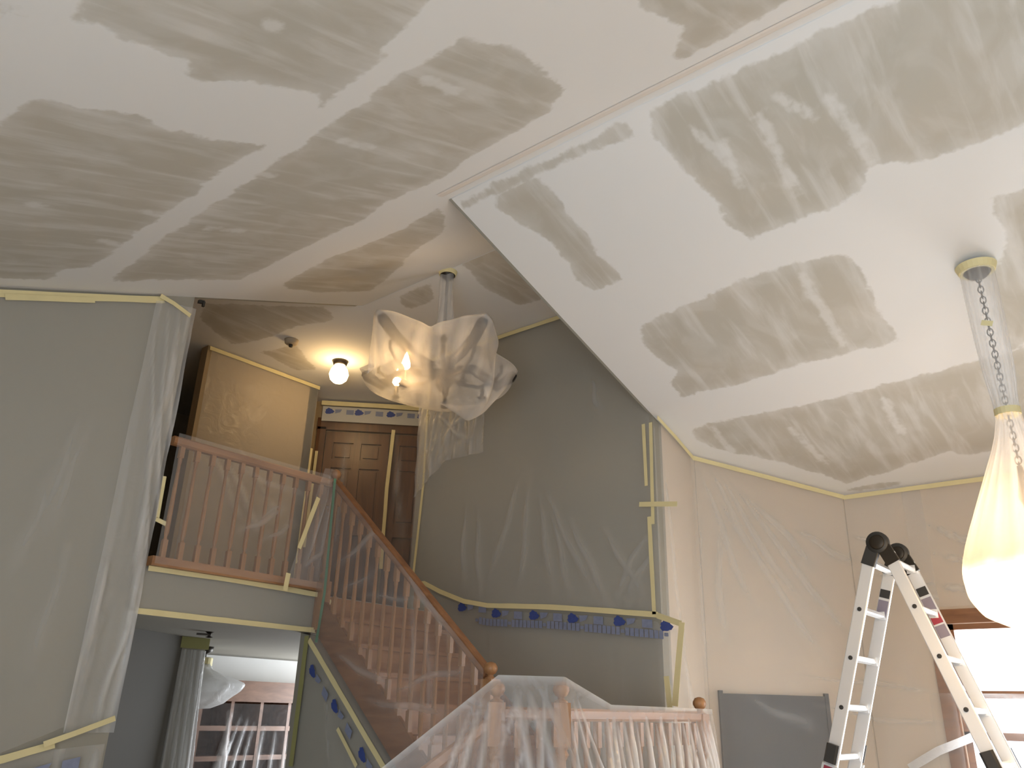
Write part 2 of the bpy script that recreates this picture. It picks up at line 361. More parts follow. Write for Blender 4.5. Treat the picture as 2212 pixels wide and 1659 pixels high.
board(cA, RX, 4.07, YG-.02, YL, zA, A_BARE, A_DAB, .035)
cB = tag(empty('ceiling_right'), 'right vaulted ceiling slope of half-taped drywall boards', kind='structure')
B_X = [RX, 4.08, 5.30, 6.52, 6.95]; B_Y = [-4.05, -1.4, .45, 2.05, YG]
ridgeB = [[(2.96, 2.98), (3.03, 2.98), (3.04, 2.3), (3.06, 1.75), (2.965, 1.75)]]
extraB = [[(3.05, -3.8), (3.9, -3.8), (3.9, -1.6), (3.05, -1.6)], [(4.2, -3.8), (5.1, -3.8), (5.1, -1.2), (4.2, -1.2)], [(5.45, -2.4), (6.3, -2.4), (6.3, -.3), (5.4, -.3)]]
for i in range(4):
    for j in range(4):
        board(cB, B_X[i], B_X[i+1], B_Y[j], B_Y[j+1], zB, B_BARE+extraB+ridgeB, B_DAB, .035 if j >= 1 else .12)
cF = tag(empty('ceiling_hall'), 'flat drywall ceiling over stairwell and upper hall', kind='structure')
for (x0, x1, y0, y1) in ((4.07, 5.45, YG-.02, YL), (2.3, 4.07, YL, 6.7), (4.07, 5.45, YL, 6.7), (5.45, 7.5, YL, 6.7), (2.3, 4.07, 6.7, 9.3), (4.07, 5.45, 6.7, 9.3), (5.45, 7.5, 6.7, 9.3)):
    board(cF, x0, x1, y0, y1, lambda x: ZF, F_BARE, [], .05)
o = MB().add([(2.80, -4.0, zA(2.80)-.002), (2.86, -4.0, zA(2.86)-.002), (2.86, YG, zA(2.86)-.002), (2.80, YG, zA(2.80)-.002), (2.815, -4.0, zA(2.815)-.007), (2.845, -4.0, zA(2.845)-.007), (2.845, YG, zA(2.845)-.007), (2.815, YG, zA(2.815)-.007)],
             [(0,1,2,3), (7,6,5,4), (0,4,5,1), (1,5,6,2), (2,6,7,3), (3,7,4,0)]).build('joint_tape', M['bead'], cA)
# gable drops where the ceilings step past each other
wall('wall_gable_stair', [(RX, YG, RZ), (6.0, YG, zB(6.0)), (6.0, YG, ZF+.02), (4.07, YG, ZF+.02)], M['wall'], (0, .02, 0))
wall('wall_gable_hall', [(2.2, YL+.03, zA(2.2)+.01), (4.07, YL+.03, zA(4.07)+.01), (4.07, YL+.03, ZF+.03), (2.2, YL+.03, ZF+.03)], M['wall'], (0, .03, 0))
# unseen flat lid, added to keep sky light from leaking in
o = MB().box((-2.4, -4.4, 5.6), (8.0, 9.8, 5.7)).build('roof_lightstop', M['white']); tag(o, kind='structure')

# ------------------------------------------------------------------ walls and floors
o = MB().box((-2.3, -4.3, FLOOR-.1), (7.6, 5.3, FLOOR)).build('floor', M['floor']); tag(o, kind='structure')
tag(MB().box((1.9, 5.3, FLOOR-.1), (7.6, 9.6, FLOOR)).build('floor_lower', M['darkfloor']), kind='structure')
tag(MB().box((1.9, 5.34, FLOOR), (2.0, 9.4, 5.65)).build('wall_lightstop_west', M['white']), kind='structure')  # unseen wall added to stop sky light leaking into the upper hall
wall('wall_left', [(-2.05, YL, FLOOR), (2.53, YL, FLOOR), (2.53, YL, zA(2.53)), (-2.05, YL, zA(-2.05))], M['wall'], (0, .14, 0))
# loft slab with fascia
o = MB().add([(2.53,5.2,LOWC),(3.96,5.2,LOWC),(3.96,5.32,LOWC),(5.3,5.32,LOWC),(7.5,5.7,LOWC),(7.5,9.3,LOWC),(2.53,9.3,LOWC),
              (2.53,5.2,LOFT),(3.96,5.2,LOFT),(3.96,5.32,LOFT),(5.3,5.32,LOFT),(7.5,5.7,LOFT),(7.5,9.3,LOFT),(2.53,9.3,LOFT)],
             [(6,5,4,3,2,1,0),(7,8,9,10,11,12,13)]+[(i,(i+1)%7,7+(i+1)%7,7+i) for i in range(7)]).build('floor_loft', M['wall']); tag(o, kind='structure')
# upper hall
wall('wall_hall_left', [(3.70, 7.12, LOFT), (5.07, 7.12, LOFT), (5.07, 7.12, ZF), (3.70, 7.12, ZF)], M['hall'], (0, .12, 0))
wall('wall_hall_side', [(5.07, 7.12, LOFT), (5.07, 8.1, LOFT), (5.07, 8.1, ZF), (5.07, 7.12, ZF)], M['hall'], (-.1, 0, 0))
wall('wall_hall_end', [(2.3, 8.3, LOFT), (3.9, 8.3, LOFT), (3.9, 8.3, ZF), (2.3, 8.3, ZF)], M['hall'], (0, .1, 0))
wall('wall_hall_near', [(2.53, YL+.14, LOFT), (2.53, 8.4, LOFT), (2.53, 8.4, ZF), (2.53, YL+.14, ZF)], M['hall'], (-.1, 0, 0))
def DP(t, z, off=0.0): return (5.43+S2*t-S2*off, 7.45-S2*t-S2*off, z)    # angled door wall: t runs right, off towards the room
wall('wall_hall_door', [DP(-.8, LOFT), DP(2.2, LOFT), DP(2.2, ZF), DP(-.8, ZF)], M['hall'], (S2*.1, S2*.1, 0))
# stairwell
wall('wall_stair', [(XS, YG, FLOOR), (XS, 5.64, FLOOR), (XS, 5.64, ZF), (XS, YG, ZF)], M['wall'], (.12, 0, 0))
wall('wall_stair_end', [(XS+.12, 5.64, LOFT-.4), (7.4, 5.64, LOFT-.4), (7.4, 5.64, ZF), (XS+.12, 5.64, ZF)], M['wall'], (0, -.1, 0))
wall('wall_return', [(XS+.12, YG, FLOOR), (5.95, YG, FLOOR), (5.95, YG, zB(5.95)), (XS+.12, YG, zB(XS+.12))], M['wall_warm'], (0, .1, 0))
def W1P(t, z, off=0.0): return (5.90+S2*t-S2*off, YG-S2*t-S2*off, z)
wall('wall_angled', [W1P(-.02, FLOOR), W1P(1.31, FLOOR), W1P(1.31, zB(6.83)), W1P(-.02, zB(5.89))], M['wall_warm'], (S2*.1, S2*.1, 0))
# bay wall with window opening
WY0, WY1, WZ0, WZ1 = -.85, 1.47, .45, 2.28
m = MB(); zt = zB(XE)
m.box((XE, WY1, FLOOR), (XE+.14, 2.15, zt)); m.box((XE, -4.1, FLOOR), (XE+.14, WY0, zt)); m.box((XE, WY0, FLOOR), (XE+.14, WY1, WZ0)); m.box((XE, WY0, WZ1), (XE+.14, WY1, zt))
tag(m.build('wall_right', M['wall_warm']), kind='structure')
m = MB(); m.box((-2.1, -4.2, FLOOR), (.25, -4.05, 5)); m.box((2.15, -4.2, FLOOR), (7, -4.05, 5)); m.box((.25, -4.2, FLOOR), (2.15, -4.05, .6)); m.box((.25, -4.2, 2.25), (2.15, -4.05, 5))
tag(m.build('wall_back', M['wall_warm']), kind='structure')
m = MB(); m.box((-2.2, -4.2, FLOOR), (-2.05, -2.65, 2.75)); m.box((-2.2, .85, FLOOR), (-2.05, 5.4, 2.75)); m.box((-2.2, -2.65, FLOOR), (-2.05, .85, .38)); m.box((-2.2, -2.65, 2.32), (-2.05, .85, 2.75))
tag(m.build('wall_side', M['wall_warm']), kind='structure')
# lower level behind the loft opening
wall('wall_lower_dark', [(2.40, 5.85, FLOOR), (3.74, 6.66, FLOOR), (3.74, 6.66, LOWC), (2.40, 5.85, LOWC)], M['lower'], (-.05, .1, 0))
wall('wall_lower_far', [(3.5, 8.9, FLOOR), (7.5, 8.9, FLOOR), (7.5, 8.9, LOWC), (3.5, 8.9, LOWC)], M['white'], (0, .1, 0))
wall('wall_lower_left', [(2.2, 5.3, FLOOR), (2.2, 9.0, FLOOR), (2.2, 9.0, LOWC), (2.2, 5.3, LOWC)], M['wall'], (-.1, 0, 0))
m = MB(); m.box((7.4, 3.0, FLOOR), (7.5, 6.7, 5.65)); m.box((7.4, 8.5, FLOOR), (7.5, 9.4, 5.65)); m.box((7.4, 6.7, FLOOR), (7.5, 8.5, .5)); m.box((7.4, 6.7, 2.05), (7.5, 8.5, 5.65))
tag(m.build('wall_outer_east', M['white']), kind='structure')
tag(MB().box((2.0, 9.3, FLOOR), (7.6, 9.4, 5.65)).build('wall_lightstop_north', M['white']), kind='structure')  # unseen shell wall, added to close the far side against sky light
# wall below the stairs and landing platform
zstr = lambda y: 2.41-.875*(5.16-y)     # nosing line of the flight
m = wall('wall_under_stair', [(3.90, 3.45, FLOOR), (3.90, YL+.1, FLOOR), (3.90, YL+.1, LOWC), (3.90, YL, LOWC-.02), (3.90, 3.45, zstr(3.45)-.33)], M['wall'], (.1, 0, 0))
L0 = [(3.30, 2.85), (3.52, 2.60), (5.28, 2.60), (5.28, 3.60), (3.95, 3.60), (3.88, 3.44)]
tag(MB().add([(x, y, LAND-.14) for x, y in L0]+[(x, y, LAND) for x, y in L0], [(5,4,3,2,1,0),(6,7,8,9,10,11)]+[(i,(i+1)%6,6+(i+1)%6,6+i) for i in range(6)]).build('floor_landing', M['oakx']), kind='structure')

# ------------------------------------------------------------------ sheets, tape, prints
def pnoise(a, b, seed, scale):
    r = np.random.RandomState(seed); out = np.zeros_like(a)
    for k in range(7):
        th = r.uniform(0, 2*np.pi); fq = scale*r.uniform(.5, 1.8)
        out += np.sin(fq*(a*np.cos(th)+b*np.sin(th))+r.uniform(0, 6.28)+.7*np.sin(fq*.6*(a*np.sin(th)-b*np.cos(th))))
    return out/7
def fold_field(a, b, folds):
    out = np.zeros_like(a)
    for f in folds:
        (p, q) = f[0], f[1]; w = f[2] if len(f) > 2 else .022; k = f[3] if len(f) > 3 else 1.0
        ex, ey = q[0]-p[0], q[1]-p[1]; l2 = ex*ex+ey*ey+1e-9
        t = ((a-p[0])*ex+(b-p[1])*ey)/l2; tc_ = np.clip(t, 0, 1)
        ln = math.sqrt(l2); sg = ((a-p[0])*ey-(b-p[1])*ex)/ln; wob = .05*ln*np.sin(t*2.6+p[0]*9)*.5+.012*np.sin(t*9+p[1]*13)
        d = np.where((t >= 0) & (t <= 1), np.abs(sg-wob), np.hypot(np.hypot(a-p[0]-tc_*ex, b-p[1]-tc_*ey), wob))
        ww = w*(.6+.8*np.clip(t, 0, 1)); fade = np.sin(np.pi*np.clip(t, 0, 1))**.7
        out = np.maximum(out, k*fade*np.exp(-(d/ww)**2))
    return out
def grid_obj(name, P, fold, mat, parent=None, smooth=True, wrap=False):
    nu, nv = P.shape[:2]; f = grid_faces(nu, nv)
    if wrap:
        j = np.arange(nv-1); k = (nu-1)*nv+j; f = np.vstack([f, np.stack([k, k+1, j+1, j], 1)])
    me = bpy.data.meshes.new(name); me.from_pydata(P.reshape(-1, 3).tolist(), [], f.tolist())
    at = me.attributes.new('fold', 'FLOAT', 'POINT'); at.data.foreach_set('value', np.clip(fold, 0, 1).ravel().astype(np.float32))
    me.materials.append(mat)
    if smooth: me.polygons.foreach_set('use_smooth', [True]*len(me.polygons))
    me.update(); o = bpy.data.objects.new(name, me); COL.objects.link(o)
    if parent: o.parent = parent; o.matrix_parent_inverse = Matrix.Translation(-Vector(parent.location))
    return o
def sheet(name, to3, nrm, a0, a1, top, bot, folds, mat, step=.03, off=.02, famp=.03, namp=.008, nscale=5, seed=1, parent=None, vfold=0.0):
    """film hung on a plane; to3(a, z) -> xyz arrays, nrm = direction towards the room"""
    nu = max(4, int(abs(a1-a0)/step)); aa = np.linspace(a0, a1, nu)
    tops = np.array([top(a) if callable(top) else top for a in aa]); bots = np.array([bot(a) if callable(bot) else bot for a in aa])
    nv = max(4, int(np.max(tops-bots)/step)); t = np.linspace(0, 1, nv)
    A = np.repeat(aa[:, None], nv, 1); B = bots[:, None]+(tops-bots)[:, None]*t[None]
    fo = fold_field(A, B, folds); nz = pnoise(A, B, seed, nscale)
    d = off+famp*fo+namp*(nz+1)
    vf = 0
    if vfold:
        r = np.random.RandomState(seed); ph = r.uniform(0, 6.28, 4); vf = 0
        for k, fq in enumerate((23, 37, 61, 90)): vf = vf+np.sin(fq*A*(1+.02*np.sin(B*2+ph[k]))+ph[k]+.6*np.sin(B*2.3+k))/(1+.4*k)
        d = d+vfold*(vf+1.8); fo = np.maximum(fo, np.clip((vf-.9)*.6, 0, .7))
    P = np.stack(to3(A, B), -1)+np.array(nrm)[None, None]*d[..., None]
    return grid_obj(name, P, fo, mat, parent)
def tape(parent, pts, w, nrm, name='masking_tape', mat=None, thick=.0015, seg=.12, jit=.06):
    """flat strip of tape along a 3-D polyline, lying across direction nrm"""
    pts = [Vector(p) for p in pts]; n = Vector(nrm).normalized(); line = []
    for a, b in zip(pts[:-1], pts[1:]):
        k = max(1, int((b-a).length/seg))
        for i in range(k): line.append(a.lerp(b, i/k))
    line.append(pts[-1]); vs = []; fs = []
    for i, p in enumerate(line):
        d = (line[min(i+1, len(line)-1)]-line[max(i-1, 0)]).normalized(); s = d.cross(n).normalized()
        ww = .8*w*(1+rng.uniform(-jit, jit))/2; o = s*rng.uniform(-jit, jit)*w*.3
        vs += [p-s*ww+o, p+s*ww+o, p+s*ww+o+n*thick, p-s*ww+o+n*thick]
    for i in range(len(line)-1):
        k = 4*i
        for q in range(4): fs.append((k+q, k+(q+1)%4, k+4+(q+1)%4, k+4+q))
    fs += [(0,1,2,3), (4*len(line)-1, 4*len(line)-2, 4*len(line)-3, 4*len(line)-4)]
    return MB().add(vs, fs).build(name, mat or M['tape'], parent)
def print_mark(parent, c, right, up, nrm, s=1.0, full=True):
    """one repeat of the film's printed logo strip: a dark blue paw-like blot, a wedge and a block of small type"""
    c, r, u, n = Vector(c), Vector(right).normalized(), Vector(up).normalized(), Vector(nrm).normalized()
    m = MB()
    k = 20; vs = [c+r*(1.2*s*(.036+.004*math.cos(3*a+.6)+.004*math.cos(7*a))*math.cos(a))+u*(s*(.031+.004*math.cos(3*a+.6)+.004*math.sin(8*a))*math.sin(a))+n*.001 for a in [6.2832*i/k for i in range(k)]]
    m.add(vs, [tuple(range(k))]); m.build('printed_logo', M['ink'], parent)
    if not full: return
    vs = [c+r*.055*s+u*.022*s, c+r*.125*s+u*.026*s, c+r*.11*s-u*.004*s, c+r*.06*s-u*.020*s]; MB().add([v+n*.001 for v in vs], [(0,1,2,3)]).build('printed_wedge', M['inkl'], parent)
    vs = [c+r*.17*s+u*.024*s, c+r*.245*s+u*.024*s, c+r*.245*s-u*.027*s, c+r*.17*s-u*.027*s]; MB().add([v+n*.001 for v in vs], [(0,1,2,3)]).build('printed_text', M['inkl'], parent)
    return

PLX = lambda x: (lambda a, b: (np.full_like(a, x), a, b))
PLY = lambda y: (lambda a, b: (a, np.full_like(a, y), b))
cat_f = 'plastic sheet'

# --- left wall
f = sheet('plastic_sheet', PLY(YL), (0, -1, 0), -2.0, 2.30, lambda x: zA(x)-.03, lambda x: 1.30+.17*max(0, (x-1.9))/.4 if x > 1.9 else 1.30,
          [(*q, .035, .35) for q in LW_FOLD], M['film_wall'], step=.02, famp=.035, seed=3)
tag(f, 'clear plastic sheeting covering the broad left wall under the sloped ceiling', cat_f)
tape(f, [(-2.0, YL-.03, zA(-2)-.055), (.9, YL-.03, zA(.9)-.05), (1.6, YL-.03, zA(1.6)-.052), (2.30, YL-.03, zA(2.3)-.045)], .06, (0, -1, 0))
tape(f, [(1.35, YL-.035, zA(1.35)-.075), (1.85, YL-.035, zA(1.85)-.072)], .05, (0, -1, 0))
tape(f, [(1.5, YL-.045, 1.20), (1.96, YL-.045, 1.29), (2.21, YL-.045, 1.36)], .05, (0, -1, 0))
f = sheet('plastic_sheet', PLY(YL), (0, -1, 0), 2.24, 2.535, lambda x: zA(x)-.06-.22*max(0, x-2.30), 1.42, [(*q, .014, .7) for q in COL_FOLD], M['film_shiny'], step=.012, off=.03, famp=.02, seed=5, vfold=.004)
tag(f, 'shiny pleated plastic strip hanging down the end of the left wall', cat_f)
tape(f, [(2.26, YL-.05, zA(2.26)-.02), (2.36, YL-.06, zA(2.36)-.08), (2.50, YL-.05, zA(2.5)-.17)], .04, (0, -1, 0))
tape(f, [(2.14, YL-.07, 1.36), (2.30, YL-.08, 1.42), (2.52, YL-.06, 1.50)], .04, (0, -1, 0))
tape(f, [(2.545, YL-.04, 3.0), (2.55, YL-.04, 2.72)], .03, (0, -1, 0)); tape(f, [(2.54, YL-.04, 2.71), (2.62, YL-.04, 2.69)], .035, (0, -1, 0))
f = sheet('plastic_sheet', PLY(YL), (0, -1, 0), -2.0, 2.50, lambda x: 1.27+.10*max(0, x-1.6), FLOOR+.05, [((1.9,1.3),(1.7,.6)),((2.3,1.35),(2.2,.5)),((2.45,1.4),(2.48,.6))], M['film_wall'], step=.05, famp=.03, seed=6, vfold=.004)
tag(f, 'printed masking film below the tape at the bottom of the left wall', cat_f)
print_mark(f, (2.05, YL-.06, 1.20), (1, 0, .2), (0, 0, 1), (0, -1, 0), 1.3); print_mark(f, (1.62, YL-.06, 1.12), (1, 0, .2), (0, 0, 1), (0, -1, 0), 1.3)

# --- stair wall
swtape = [(5.51, 2.66), (5.39, 2.66), (5.18, 2.57), (4.89, 2.47), (4.62, 2.42), (3.94, 2.37), (3.38, 2.31), (2.99, 2.265)]
swz = lambda y: float(np.interp(y, [p[0] for p in swtape][::-1], [p[1] for p in swtape][::-1]))
f = sheet('plastic_sheet', PLX(XS), (-1, 0, 0), 2.96, 5.62, lambda y: min(ZF-.02, 9) if y > 3.02 else 3.70, lambda y: swz(y)-.02, [(*q, .034, .42) for q in SW_FOLD], M['film_wall'], step=.015, famp=.035, namp=.014, seed=8)
tag(f, 'large plastic sheet with fanned wrinkles on the stairwell wall', cat_f)
n = (-1, 0, 0)
tape(f, [(XS-.05, y, z) for y, z in swtape], .05, n)
tape(f, [(XS-.05, 2.985, 3.72), (XS-.055, 2.99, 3.3), (XS-.05, 3.0, 2.92)], .035, n)
tape(f, [(XS-.05, 3.05, 3.72), (XS-.05, 3.045, 3.22)], .035, n); tape(f, [(XS-.05, 3.03, 2.98), (XS-.05, 3.02, 2.27)], .04, n)
tape(f, [(XS-.07, 3.10, 3.08), (XS-.07, 2.78, 3.04)], .045, n)
tape(f, [(XS-.04, 5.52, 4.7), (XS-.04, 5.50, 3.6), (XS-.04, 5.55, 2.75)], .035, n)
tape(f, [(XS-.05, 5.55, ZF-.03), (XS-.05, 4.2, ZF-.03), (XS-.05, 3.0, ZF-.03)], .05, n)
f = sheet('plastic_sheet', PLX(XS), (-1, 0, 0), 2.80, 5.4, lambda y: swz(max(y, 2.99))-.045-(.05 if y < 2.99 else 0), lambda y: .70, [((4.6, 2.3), (4.5, 1.0), .02, .4), ((3.3, 2.2), (3.4, 1.2), .02, .4)], M['film_wall'], step=.035, off=.012, famp=.02, namp=.006, seed=9)
tag(f, 'lower plastic sheet with a blue printed strip beside the stair handrail', cat_f)
for y, z in ((4.91, 2.42), (4.52, 2.35), (4.12, 2.315), (3.74, 2.275), (3.32, 2.235), (2.93, 2.185)):
    print_mark(f, (XS-.045, y, z), (0, -1, -.10), (0, 0, 1), n, 1.15, y > 3.1)
m = MB()
for k in range(46):
    y = 4.75-.04*k; z = swz(max(y, 2.99))-.135; h = .028 if k % 9 else .012
    m.add([(XS-.042, y, z+h), (XS-.042, y-.033, z+h-.003), (XS-.042, y-.033, z-h-.003), (XS-.042, y, z-h)], [(0,1,2,3)])
m.build('printed_border', M['inkl'], f)['kind'] = 'stuff'
tape(f, [(XS-.06, 2.99, 2.26), (XS-.10, 2.78, 2.19)], .05, n); tape(f, [(XS-.10, 2.775, 2.20), (XS-.10, 2.81, 1.98), (XS-.10, 2.86, 1.66)], .055, n)
tape(f, [(XS-.09, 2.92, 1.85), (XS-.09, 2.90, 1.60)], .05, n)

f = sheet('plastic_sheet', PLX(XS-.035), (-1, 0, 0), 4.72, 5.60, lambda y: 4.40+.12*math.sin(y*5), lambda y: 3.78-.30*max(0, y-5.2)/.4, [((5.5, 4.3), (5.45, 3.7), .02, .6), ((5.35, 4.3), (4.9, 3.9), .02, .5), ((5.2, 4.1), (4.8, 4.25), .02, .5), ((5.0, 4.35), (5.3, 3.85), .02, .5)], M['film_shiny'], step=.012, off=.004, famp=.03, namp=.02, nscale=22, seed=51, vfold=.006)
tag(f, 'shiny crumpled plastic bunched on the stairwell wall beside the double door', cat_f)

# --- return, angled and bay walls: one continuous sheet that swings round the corners
def bay3(a, z):
    """a runs along the foot of the walls: 0..0.6 return wall, 0.6..1.87 angled wall, then the bay wall"""
    x = np.where(a < .6, XS+a, np.where(a < 1.87, 5.90+(a-.6)*S2, XE)); y = np.where(a < .6, YG, np.where(a < 1.87, YG-(a-.6)*S2, 2.09-(a-1.87)))
    nx = np.where(a < .6, 0, np.where(a < 1.87, -S2, -1)); ny = np.where(a < .6, -1, np.where(a < 1.87, -S2, 0))
    return x+nx*.03, y+ny*.03, z
xa = lambda a: XS+a if a < .6 else (5.90+(a-.6)*S2 if a < 1.87 else XE)
W1A = lambda q: (.6+(q[0]-5.90)/S2, q[1])
bf = [(W1A(p), W1A(q), .034, .5) for p, q in W1_FOLD]+[((1.9, 3.0), (2.3, 2.75), .02, .6), ((1.95, 2.7), (2.6, 2.4), .02, .5), ((.1, 3.5), (.25, 2.0), .03, .5), ((.2, 2.2), (.5, 1.2), .03, .5), ((1.3, 1.9), (2.4, 1.85), .02, .5), ((1.4, 1.7), (2.45, 1.6), .02, .5)]
f = sheet('plastic_sheet', bay3, (-.6, -.6, 0), .02, 2.47, lambda a: zB(xa(a))-.03, FLOOR+.05, bf, M['film_wall'], step=.014, off=.01, famp=.03, namp=.012, seed=11)
tag(f, 'wide plastic sheet draped over the angled wall behind the ladder', cat_f)
def bayt(a): x, y, z = bay3(np.array([a]), np.array([zB(xa(a))-.03])); return Vector((float(x[0])-.02, float(y[0])-.02, float(z[0])))
tape(f, [bayt(a) for a in (.0, .3, .6)], .045, (0, -1, 0)); tape(f, [bayt(a) for a in (.6, 1.2, 1.86)], .045, (-1, -1, 0)); tape(f, [bayt(a) for a in (1.88, 3.2, 4.6)], .045, (-1, 0, 0))
f = sheet('plastic_sheet', PLX(XE), (-1, 0, 0), -4.0, -.40+0.0, lambda y: zt-.03, FLOOR+.05, [], M['film_wall'], step=.12, seed=12)
tag(f, 'plastic sheet on the bay wall beyond the window', cat_f)
f = sheet('plastic_sheet', PLX(XE), (-1, 0, 0), -.40, 1.62, lambda y: zt-.03, 2.40, [((1.5, 3.0), (.9, 2.7)), ((1.5, 2.8), (.8, 2.45)), ((1.6, 2.55), (.6, 2.43))], M['film_wall'], step=.04, seed=13, famp=.03)
tag(f, 'plastic sheet stretched across the wall above the bright window', cat_f)

# --- upper hall
f = sheet('plastic_sheet', PLY(7.12), (0, -1, 0), 3.73, 5.06, ZF-.03, LOFT+.02, [((4.0, 3.9), (4.6, 3.2), .03, .7), ((3.85, 3.95), (4.35, 3.25), .03, .6), ((4.2, 4.0), (4.8, 3.4), .03, .4)], M['film_shiny'], step=.025, famp=.02, seed=14)
tag(f, 'plastic sheet glowing in the lamp light on the upper hall wall', cat_f)
tape(f, [(3.70, 7.08, ZF-.04), (5.07, 7.08, ZF-.03)], .05, (0, -1, 0)); tape(f, [(5.06, 7.08, 4.2), (5.05, 7.08, 3.2), (5.05, 7.08, 2.6)], .035, (0, -1, 0))
# door with film
d = empty('hall_door', DP(.06, LOFT)); tag(d, 'dark stained wooden double door at the top of the stairs', 'door')
def door_leaf(t0, t1):
    lf = MB()
    def bx(a, b, z0, z1, o0, o1, mb): mb.obox(((Vector(DP(a, z0, o0))+Vector(DP(b, z1, o1)))/2), (S2, -S2, 0), (S2, S2, 0), (0, 0, 1), abs(b-a)/2, abs(o1-o0)/2, abs(z1-z0)/2)
    w = t1-t0; zs = [LOFT+.02, LOFT+.26, LOFT+.95, LOFT+1.10, LOFT+1.72, LOFT+1.82, LOFT+2.02, LOFT+2.15]
    sw = .09 if w > .4 else .06
    cols = [(t0, t0+sw), (t1-sw, t1)]+([((t0+t1)/2-.045, (t0+t1)/2+.045)] if w > .4 else [])
    for a, b in cols: bx(a, b, zs[0], zs[7], .01, .05, lf)
    for k in (0, 2, 4, 6): bx(t0, t1, zs[k], zs[k+1], .01, .049, lf)
    leaf = lf.build('door_leaf', M['door'], d)
    spans = [(t0+sw, (t0+t1)/2-.045), ((t0+t1)/2+.045, t1-sw)] if w > .4 else [(t0+sw, t1-sw)]
    for a, b in spans:
        for k in (1, 3, 5):
            mb = MB(); bx(a, b, zs[k], zs[k+1], .01, .024, mb); bx(a+.03, b-.03, zs[k]+.03, zs[k+1]-.03, .024, .042, mb); mb.build('door_panel', M['door'], leaf)
    return leaf
door_leaf(.07, .80); door_leaf(.83, 1.56)
mb = MB(); mb.obox(DP(.815, LOFT+2.24, .03), (S2, -S2, 0), (S2, S2, 0), (0, 0, 1), .86, .03, .07); mb.obox(DP(.01, LOFT+1.1, .03), (S2, -S2, 0), (S2, S2, 0), (0, 0, 1), .05, .03, 1.1); mb.obox(DP(1.62, LOFT+1.1, .03), (S2, -S2, 0), (S2, S2, 0), (0, 0, 1), .05, .03, 1.1)
mb.build('door_casing', M['door'], d)
MB().lathe(DP(.74, LOFT+.98, .05), [(.012, 0), (.012, .03), (.028, .045), (.03, .06), (.0, .075)], 12, (-S2, -S2, 0)).build('door_knob', M['bronze'], d, True)
dn = (-S2, -S2, 0)
def DT(t, z, off=.075): return DP(t, z, off)
f = sheet('plastic_sheet', lambda a, b: (5.43+S2*a-S2*.075, 7.45-S2*a-S2*.075, b), dn, 0.0, 1.6, ZF-.02, LOFT+.02, [((.3, 4.55), (.25, 3.0), .03, .4), ((.9, 4.6), (1.0, 3.2), .03, .4)], M['film_clear'], step=.05, seed=15, off=.01)
tag(f, 'clear film with a printed strip hanging over the double door', cat_f)
m = MB().obox(DT(.8, 4.76, .095), (S2, -S2, 0), (S2, S2, 0), (0, 0, 1), .8, .001, .09); m.build('paper_band', M['paper'], f)
for t in (.03, .37, .74, 1.1): print_mark(f, DT(t+.05, 4.79, .10), (S2, -S2, 0), (0, 0, 1), dn, 1.15)
tape(f, [DT(-.02, 4.89, .10), DT(1.6, 4.89, .10)], .07, dn); tape(f, [DT(.84, 4.60, .11), DT(.82, 3.9, .11), DT(.83, 3.0, .11)], .05, dn); tape(f, [DT(-.01, 4.3, .10), DT(-.02, 3.2, .10)], .04, dn)

# --- fascia under the loft railing
f = sheet('plastic_sheet', PLY(YL), (0, -1, 0), 2.55, 3.97, LOFT-.01, LOWC+.0, [], M['film_wall'], step=.03, seed=16, off=.008)
tag(f, 'band of plastic taped along the loft floor edge below the balusters', cat_f)
n = (0, -1, 0)
tape(f, [(2.56, YL-.03, 2.395), (3.2, YL-.03, 2.40), (3.97, YL-.03, 2.385), (4.04, YL-.03, 2.35)], .045, n)
tape(f, [(4.04, YL-.04, 2.36), (3.98, YL-.04, 2.22), (3.965, YL-.04, 2.10)], .025, n); tape(f, [(2.53, YL-.03, 2.125), (3.94, YL-.03, 2.125)], .045, n, mat=M['tape'])

# --- wall under the stairs
zt2 = lambda y: zstr(y)-.34
f = sheet('plastic_sheet', PLX(3.90), (-1, 0, 0), 3.5, 5.18, lambda y: min(zt2(y), 2.06), FLOOR+.05, [((5.0, 1.9), (4.7, 1.0), .02, .4), ((4.6, 1.5), (4.5, .8), .02, .4)], M['film_wall'], step=.05, seed=17, off=.01)
tag(f, 'plastic sheet on the triangular wall below the stair stringer', cat_f)
n = (-1, 0, 0)
tape(f, [(3.86, y, zt2(y)) for y in (5.14, 4.7, 4.2, 3.6)], .05, n); tape(f, [(3.85, 4.70, 1.46), (3.85, 4.47, 1.24)], .035, n)
tape(f, [(3.86, 5.17, 2.08), (3.86, 5.17, 1.85), (3.86, 5.18, 1.2)], .06, n, mat=M['tapedark'])
dirs = Vector((0, -1, -.875))
for y, z in ((5.05, 1.83), (4.76, 1.60), (4.43, 1.31)): print_mark(f, (3.855, y, z), dirs, (0, -.3, 1), n, 1.1)

